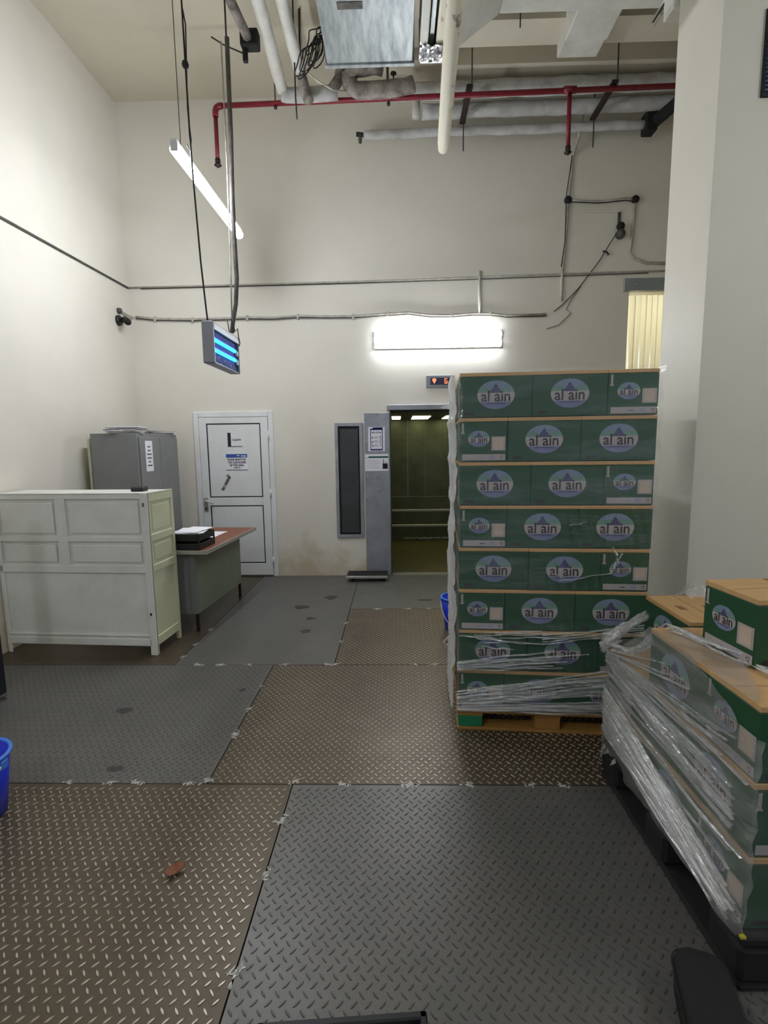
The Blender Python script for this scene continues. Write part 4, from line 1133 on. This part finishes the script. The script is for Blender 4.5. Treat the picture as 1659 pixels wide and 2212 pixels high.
# gathered folds across the two lowest layers, rising to the right
rnd = random.Random(4)
def fold(x0, z0, x1, z1, w, nseg=26, lift=.012, mat='film_fold'):
    vs = []; F = []
    d_ = Vector((x1 - x0, 0, z1 - z0)); nr = Vector((-d_.z, 0, d_.x)).normalized()
    ph = rnd.uniform(0, 6)
    for k in range(nseg + 1):
        u = k / nseg; c = Vector((x0, 0, z0)) + d_ * u + nr * .003 * math.sin(u * 7 + ph)
        ww = w * (.35 + .65 * math.sin(math.pi * min(1, max(0, u * .96 + .02))) ** .6) * rnd.uniform(.85, 1.1)
        y = -.022 - lift * (.6 + .4 * math.sin(u * 14 + ph))
        for s_, dy in ((-1, .010), (-.4, -.001), (.4, -.003), (1, .010)):
            p = c + nr * ww * s_; vs.append((p.x, y + dy, p.z))
    for k in range(nseg):
        for j in range(3): F.append((4 * k + j, 4 * k + j + 1, 4 * k + j + 5, 4 * k + j + 4))
    mbf.add(vs, F, mat)
mbf = MB()
for k in range(12):
    fold(-.008, .13 + .018 * k * .5 + rnd.uniform(0, .01), 1.0, .145 + .026 * k + rnd.uniform(-.02, .02), rnd.uniform(.004, .010))
fold(.12, .17, .98, .335, .013, lift=.02)
fold(.05, .245, .90, .36, .008, lift=.018)
fold(.05, .19, .60, .27, .007, lift=.018)
for k in range(9):
    fold(-.008, .365 + .006 * k, .45 + rnd.uniform(0, .25), .395 + .012 * k, rnd.uniform(.003, .008))
for k in range(11):
    z = rnd.uniform(.49, .60); x = rnd.uniform(.0, .25)
    fold(x, z, x + rnd.uniform(.12, .42), z + rnd.uniform(-.035, .02), rnd.uniform(.002, .004))
for k in range(5):
    z = .55 + .012 * k; fold(.45, z - .02, .98, z + .05, .0025)
mbf.build('film_folds', t, True, kind='stuff')
mbf = MB()
fold(.02, .136, 1.0, .172, .020, lift=.012, mat='film_fold'); fold(.0, .128, .95, .158, .010, lift=.016)
mbf.build('lower_hem', t, True)
mbf = MB()
fold(.53, .885, .80, .93, .0022); fold(.79, .925, .85, 1.04, .005); fold(.835, .99, .80, 1.075, .007); fold(.47, .93, .56, .90, .0015); fold(.575, 1.185, .66, 1.205, .002)
mbf.build('film_tear', t, True, kind='stuff')
MB().prism([(-.014, .25, TOP - .12), (-.11, .24, TOP - .16), (-.014, .26, TOP - .175)], (0, .003, 0), 'film_rope').build('torn_flap', t)
MB().tube([(-.012, .72, .30), (-.05, .70, .27), (-.075, .70, .24), (-.05, .70, .22), (-.015, .70, .24)], .006, 'film_rope', 6).build('film_loop', t, True)

# ------------------------------------------------------------------ right-hand load
RX, RY = 1.005, 1.372
g = 'green water cartons in the low wrapped load'
ZP = .19
def rc(label, x, y, lay, rot, faces, marks=False):
    """x,y: near-left corner offset; rot 0 = long side along y, 1 = long side along x"""
    dx, dy = ((CS, CL) if not rot else (CL, CS))
    return carton(label, g, (RX + x + dx / 2, RY + y + dy / 2, ZP + lay * CH), math.pi / 2 if not rot else 0, faces, marks)
L1, S1 = CL + .002, CS + .002
NM = ['lowest', 'middle', 'upper']
for lay in range(2):
    if lay == 0:
        rc('lowest layer carton at the near left corner of the low load', 0, 0, 0, 1, 'FL')
        rc('lowest layer carton, middle of the low load\'s left side', 0, S1, 0, 0, 'B')
        rc('lowest layer carton at the far left corner of the low load', 0, S1 + L1, 0, 0, 'B')
        rc('lowest layer carton, second along the low load\'s near side', L1, 0, 0, 1, 'F')
    else:
        rc('middle layer carton at the near left corner of the low load', 0, 0, 1, 0, 'BL')
        rc('middle layer carton, middle of the low load\'s left side', 0, L1, 1, 0, 'B')
        rc('middle layer carton at the far left corner, its brown top showing', 0, 2 * L1, 1, 1, 'L')
        rc('middle layer carton, second along the low load\'s near side', S1, 0, 1, 0, 'L')
        rc('middle layer carton, third along the low load\'s near side', 2 * S1, 0, 1, 0, 'L')
        rc('middle layer carton at the far side of the low load, second from the corner', L1, 2 * L1, 1, 1, 'B')
rc('upper layer carton at the near left corner of the low load, under film', 0, 0, 2, 1, 'LF')
rc('upper layer carton with plain brown top at the left edge behind the corner one', 0, S1, 2, 0, 'B')
rc('upper layer carton with plain brown top beside the leftmost one', S1, S1, 2, 0, '')
rc('upper layer carton, second along the near side of the low load', L1, 0, 2, 1, 'F')
rc('upper layer carton, third from the left in the second row', 2 * S1, S1, 2, 0, '')
rc('set back upper carton with two dark marks on its brown top', .185, .685, 2, 0, 'B', True)
rc('set back upper carton right of the one with dark marks', .185 + S1, .685, 2, 0, '', True)
c = carton('loose carton standing alone on top of the low load', 'loose green water cartons', (1.315, 1.745, ZP + 3 * CH), math.radians(5), 'LF')
MB().box(.02, .17, -.02, .11, CH - .001, CH + .0006, 'cardboard_mark').build('open_flap_gap', c)
MB().lathe([(.001, .012), (.013, .012), (.014, 0), (.001, 0)], 'bucket_blue', 14, Matrix.Translation((.09, .05, CH))).build('blue_bottle_cap', c, True)

# black pallet under the low load
t = thing('black_pallet', 'black plastic pallet in the shadow under the low load', 'pallet', (RX - .015, RY - .02, 0))
MB().bbox(0, 1.2, 0, 1.03, .145, .185, 'dull_black', .012).build('deck', t)
for (y, l) in ((0, .16), (.43, .16), (.87, .16)):
    for x in (0, .53, 1.06):
        MB().bbox(x, x + .14, y, y + l, .025, .146, 'dull_black', .015).build('foot', t)
for x in (0, .53, 1.06):
    MB().bbox(x, x + .14, 0, 1.03, 0, .026, 'dull_black', .01).build('runner', t)
MB().bbox(-.003, .014, -.003, .010, .178, .188, 'pallet_yellow', .002).build('yellow_corner_tab', t)

# film round the low load
t = thing('stretch_film', 'milky loose stretch film round the low load at the right edge', 'plastic film', (RX, RY, 0))
LY = 1.0
def topz(y):       # film top height along the left side
    if y < .06: return ZP + 3 * CH - .10
    if y < .62: return ZP + 3 * CH - .085 + .09 * min(1, (y - .06) / .25)
    return ZP + 3 * CH + .005 - (CH - .045) * min(1, (y - .62) / .25)
def lowleft(u, v):
    y = -.012 + (LY + .03) * u
    zb = .165 + .02 * math.sin(u * 17) * (u > .6) + .012 * math.sin(u * 41) * (u > .5)
    z = zb + (topz(y) - zb) * v
    k = ((z - ZP) / CH)
    sag = 0
    if z > ZP + 2 * CH + .01 and y > .64: sag = -.12 * min(1, (y - .64) / .2) * 0
    x = -.010 - .006 * math.sin(u * 23 + z * 31) * .5 - .004 * math.sin((z + .45 * y) * 70) - .012 * max(0, 1 - v * 4)
    e = min(u, 1 - u)
    if e < .02: x += .015 * (1 - e / .02) ** 2
    return (x + sag, y, z)
fm = MATS['film_milky'].node_tree
for n in fm.nodes:
    if n.type == 'MAPPING':
        n.inputs['Rotation'].default_value = (math.radians(-17), 0, 0); n.inputs['Scale'].default_value = (1, .7, 9)
MB().grid(lowleft, 70, 60, 'film_milky').build('left_sheet', t, True)
def lownear(u, v):
    x = -.008 + .9 * u; zb = .17; z = zb + (ZP + 3 * CH - .10 - zb) * v
    return (x, -.012 - .004 * math.sin(z * 40 + u * 9), z)
MB().grid(lownear, 20, 30, 'film_clear').build('near_sheet', t, True)
def lowfar(u, v):
    x = -.012 + .9 * u; zb = .17; z = zb + (ZP + 2 * CH + .03 - zb) * v
    return (x, LY + .018 + .004 * math.sin(z * 40 + u * 9), z)
MB().grid(lowfar, 20, 30, 'film_milky').build('far_sheet', t, True)
# streaky gathered bands down the left side (from far upper corner to near lower corner)
rnd = random.Random(8)
def sfold(y0, z0, y1, z1, w, lift=.010, nseg=22, mat='film_fold'):
    vs = []; F = []
    d_ = Vector((0, y1 - y0, z1 - z0)); nr = Vector((0, -d_.z, d_.y)).normalized(); ph = rnd.uniform(0, 6)
    for k in range(nseg + 1):
        u = k / nseg; c_ = Vector((0, y0, z0)) + d_ * u + nr * .002 * math.sin(u * 5 + ph)
        ww = w * (.3 + .7 * math.sin(math.pi * (u * .96 + .02)) ** .5) * rnd.uniform(.95, 1.05)
        for s_, dx in ((-1, .008), (-.4, -.002), (.4, -.003), (1, .008)):
            p = c_ + nr * ww * s_; vs.append((-.018 - lift * (.6 + .4 * math.sin(u * 11 + ph)) + dx, p.y, p.z))
    for k in range(nseg):
        for j in range(3): F.append((4 * k + j, 4 * k + j + 1, 4 * k + j + 5, 4 * k + j + 4))
    mbs.add(vs, F, mat)
mbs = MB()
for k in range(34):
    z0 = .20 + .0065 * k + rnd.uniform(-.01, .01)
    sfold(.995, z0 + .05, rnd.uniform(.0, .22), .178 + .0035 * k + rnd.uniform(-.004, .004), rnd.uniform(.0012, .0055), nseg=30)
for k in range(24):
    sfold(.98, .645 - .002 * k, rnd.uniform(.05, .55), .82 - .014 * k + rnd.uniform(-.012, .012), rnd.uniform(.0008, .003), nseg=26)
sfold(.95, .63, .16, .695, .012, .014, 30); sfold(.99, .41, .03, .225, .010, .014, 30); sfold(.99, .35, .05, .20, .012, .014, 30); sfold(.95, .31, .05, .195, .012, .012, 30)
for k in range(12):
    z0 = rnd.uniform(.30, .62); sfold(.95, z0, .05, z0 - .05 + rnd.uniform(-.03, .05), rnd.uniform(.0008, .002), nseg=26)
sfold(1.0, ZP + 2 * CH - .004, .0, ZP + 2 * CH - .004, .004, .012); sfold(1.0, ZP + CH - .004, .0, ZP + CH - .004, .005, .012)
mbs.build('film_folds', t, True, kind='stuff')
# gathered rope of film along the top
def rope(name, pts, r):
    """a bunch of crumpled film strands following a path"""
    V = [Vector(p) for p in pts]; mb = MB(); rnd2 = random.Random(len(pts) * 7)
    for q in range(9):
        P = []; R = []
        off = Vector((rnd2.uniform(-1, 1), rnd2.uniform(-1, 1), rnd2.uniform(-.6, .9))) * r; ph = rnd2.uniform(0, 6)
        for a, b in zip(V[:-1], V[1:]):
            m = max(3, int((b - a).length / .025))
            for k in range(m):
                u = k / m
                P.append(tuple(a + (b - a) * u + off * (1 + .5 * math.sin(len(P) * .45 + ph)) + Vector((rnd2.uniform(-.003, .003), rnd2.uniform(-.003, .003), rnd2.uniform(-.003, .003)))))
                R.append(r * rnd2.uniform(.18, .5))
        P.append(tuple(V[-1] + off)); R.append(r * .1)
        mb.tube(P, R, 'film_rope', 6)
    mb.build(name, t, True, kind='stuff')
rope('gathered_rope', [(-.012, .96, ZP + 2 * CH + .02), (.0, .80, ZP + 2 * CH + .05), (.03, .66, ZP + 2 * CH + .16), (.06, .58, ZP + 3 * CH + .01), (.10, .42, ZP + 3 * CH + .015), (.14, .27, ZP + 3 * CH + .02), (.30, .235, ZP + 3 * CH + .055), (.55, .24, ZP + 3 * CH + .11)], .016)
rope('gathered_rope', [(-.01, .98, ZP + 2 * CH + .02), (.06, 1.02, ZP + 2 * CH + .07), (.15, 1.03, ZP + 2 * CH + .13), (.25, 1.06, ZP + 2 * CH + .16)], .024)
rope('gathered_rope', [(-.012, .99, ZP + 2 * CH - .02), (-.02, .98, ZP + 2 * CH + .03), (.03, .97, ZP + 2 * CH + .05)], .026)
rope('gathered_rope', [(.14, .27, ZP + 3 * CH + .01), (.16, .16, ZP + 3 * CH + .012), (.20, .10, ZP + 3 * CH + .012), (.4, .08, ZP + 3 * CH + .012)], .008)
rnd = random.Random(31)
def lump(u, v):
    return (.36 + .30 * u, .98 + .16 * v + .02 * math.sin(u * 9), ZP + 3 * CH - .03 + .09 * math.sin(math.pi * v) * math.sin(math.pi * min(1, .15 + u * .8)) + .012 * math.sin(u * 23 + v * 7))
MB().grid(lump, 24, 14, 'film_rope').build('crumpled_film', t, True)
def topsheet(u, v):
    y = .02 + .56 * u; x = -.010 + (.02 + .12 * math.sin(u * 2.6)) * v
    return (x, y, ZP + 3 * CH + .004 + .004 * math.sin(u * 21 + v * 5) + (.004 if v > .9 else 0))
MB().grid(topsheet, 40, 8, 'film_milky').build('top_sheet', t, True)
for (y, z, l) in ((.93, .15, .05), (.97, .10, .07), (.85, .14, .03)):
    MB().prism([(-.018, y, .18), (-.02, y - .02, .17), (-.03, y + .02, z - l * .3), (-.022, y + .015, .16)], (-.002, 0, 0), 'film_rope').build('film_shred', t)

# ------------------------------------------------------------------ buckets and small things
def bucket(name, label, loc, r0, r1, h, grp):
    t = thing(name, label, 'bucket', loc, 0, grp)
    MB().lathe([(.001, .004), (r0, .004), (r0, 0), (r0 + .004, 0), (r1, h), (r1 - .004, h), (r0 - .001, .008), (.001, .008)], 'bucket_blue', 28).build('bucket_body', t, True)
    MB().lathe([(r1 - .006, h - .004), (r1 + .010, h - .006), (r1 + .010, h + .004), (r1 - .006, h + .004), (r1 - .006, h - .004)], 'bucket_rim', 28).build('rim', t, True)
    pts = [(-(r1 + .008) * math.cos(a) , -.02 - (r1 + .03) * math.sin(a) * .35 - .10 * math.sin(a), h - .03 - .20 * math.sin(a)) for a in [math.pi * k / 12 for k in range(13)]]
    MB().tube(pts, .004, 'white_plastic', 6).build('handle', t, True)
    for sx in (-1, 1):
        MB().bbox(sx * (r1 + .004) - .008, sx * (r1 + .004) + .008, -.02, .02, h - .05, h - .012, 'bucket_rim', .003).build('handle_lug', t)
    return t
bucket('blue_bucket', 'blue plastic bucket half hidden behind the tall stack', (.515, 4.40, 0), .10, .135, .29, 'blue buckets')
bucket('blue_bucket', 'blue plastic bucket cut off by the left edge of the picture', (-1.89, 2.06, 0), .11, .145, .28, 'blue buckets')
mb = MB().bbox(-2.74, -2.645, 3.15, 3.23, 0, 1.4, 'post_navy', .006)
mb.build('dark_post', None, label='dark upright steel post at the left edge before the counter', category='post')
mb = MB()
rnd = random.Random(1)
pts = [(-.035, -.012), (-.02, -.02), (.005, -.012), (.03, -.006), (.032, .006), (.02, .014), (.0, .022), (-.012, .016), (-.03, .004)]
vs = [(x, y, .004 + .010 * abs(x / .035) + .006 * (y > .01)) for x, y in pts] + [(0, 0, .003)]
n = len(pts)
mb.add(vs, [(k, (k + 1) % n, n) for k in range(n)], 'leaf_dry')
mb.add([(x, y, z + .001) for x, y, z in vs], [((k + 1) % n, k, n) for k in range(n)], 'leaf_dry')
o = mb.build('dry_leaf', None, label='small curled brown dry leaf on the brown front plate', category='leaf'); o.location = (-.864, 1.763, 0); o.rotation_euler = (0, 0, .4); o.scale = (1.05, 1.4, 1.6)

# dark things at the lower edge
t = thing('black_crate', 'black open crate at the bottom edge with only its rim showing', 'crate', (-.143, 1.006, 0), .083)
MB().box(-.21, .21, -.14, .14, 0, .012, 'black_plastic').build('base', t)
for (a, b, c_, e) in ((-.22, .22, .13, .15), (-.22, .22, -.15, -.13), (-.22, -.20, -.15, .15), (.20, .22, -.15, .15)):
    MB().bbox(a, b, c_, e, 0, .15, 'black_plastic', .004).build('side', t)
MB().bbox(-.19, .19, -.12, .12, .012, .11, 'green_enamel', .01).build('grey_lining', t)
t = thing('black_tub', 'dark rounded plastic tub in the gloom at the lower right corner', 'tub', (.835, 1.215, 0), -.30)
t.scale = (1, 1, .6)
def rr(w, l, r, z, n=6):
    out = []
    for cx, cy, a0 in ((w - r, l - r, 0), (-w + r, l - r, 90), (-w + r, -l + r, 180), (w - r, -l + r, 270)):
        for k in range(n + 1):
            a = math.radians(a0 + 90 * k / n); out.append((cx + r * math.cos(a), cy + r * math.sin(a), z))
    return out
lv = [rr(.068, .17, .05, 0), rr(.074, .18, .055, .16), rr(.068, .174, .05, .185), rr(.04, .14, .03, .20)]
n = len(lv[0]); vs = sum(lv, []); F = []
for i in range(3):
    for k in range(n): F.append((i * n + k, i * n + (k + 1) % n, (i + 1) * n + (k + 1) % n, (i + 1) * n + k))
F.append(tuple(3 * n + k for k in range(n))); F.append(tuple(range(n))[::-1])
MB().add(vs, F, 'dull_black').build('tub_body', t, True)
lv = [rr(.078, .184, .057, .150), rr(.079, .185, .057, .158), rr(.075, .181, .056, .166)]
vs = sum(lv, []); F = []
for i in range(2):
    for k in range(n): F.append((i * n + k, i * n + (k + 1) % n, (i + 1) * n + (k + 1) % n, (i + 1) * n + k))
MB().add(vs, F, 'dull_black').build('lid_rim', t, True)
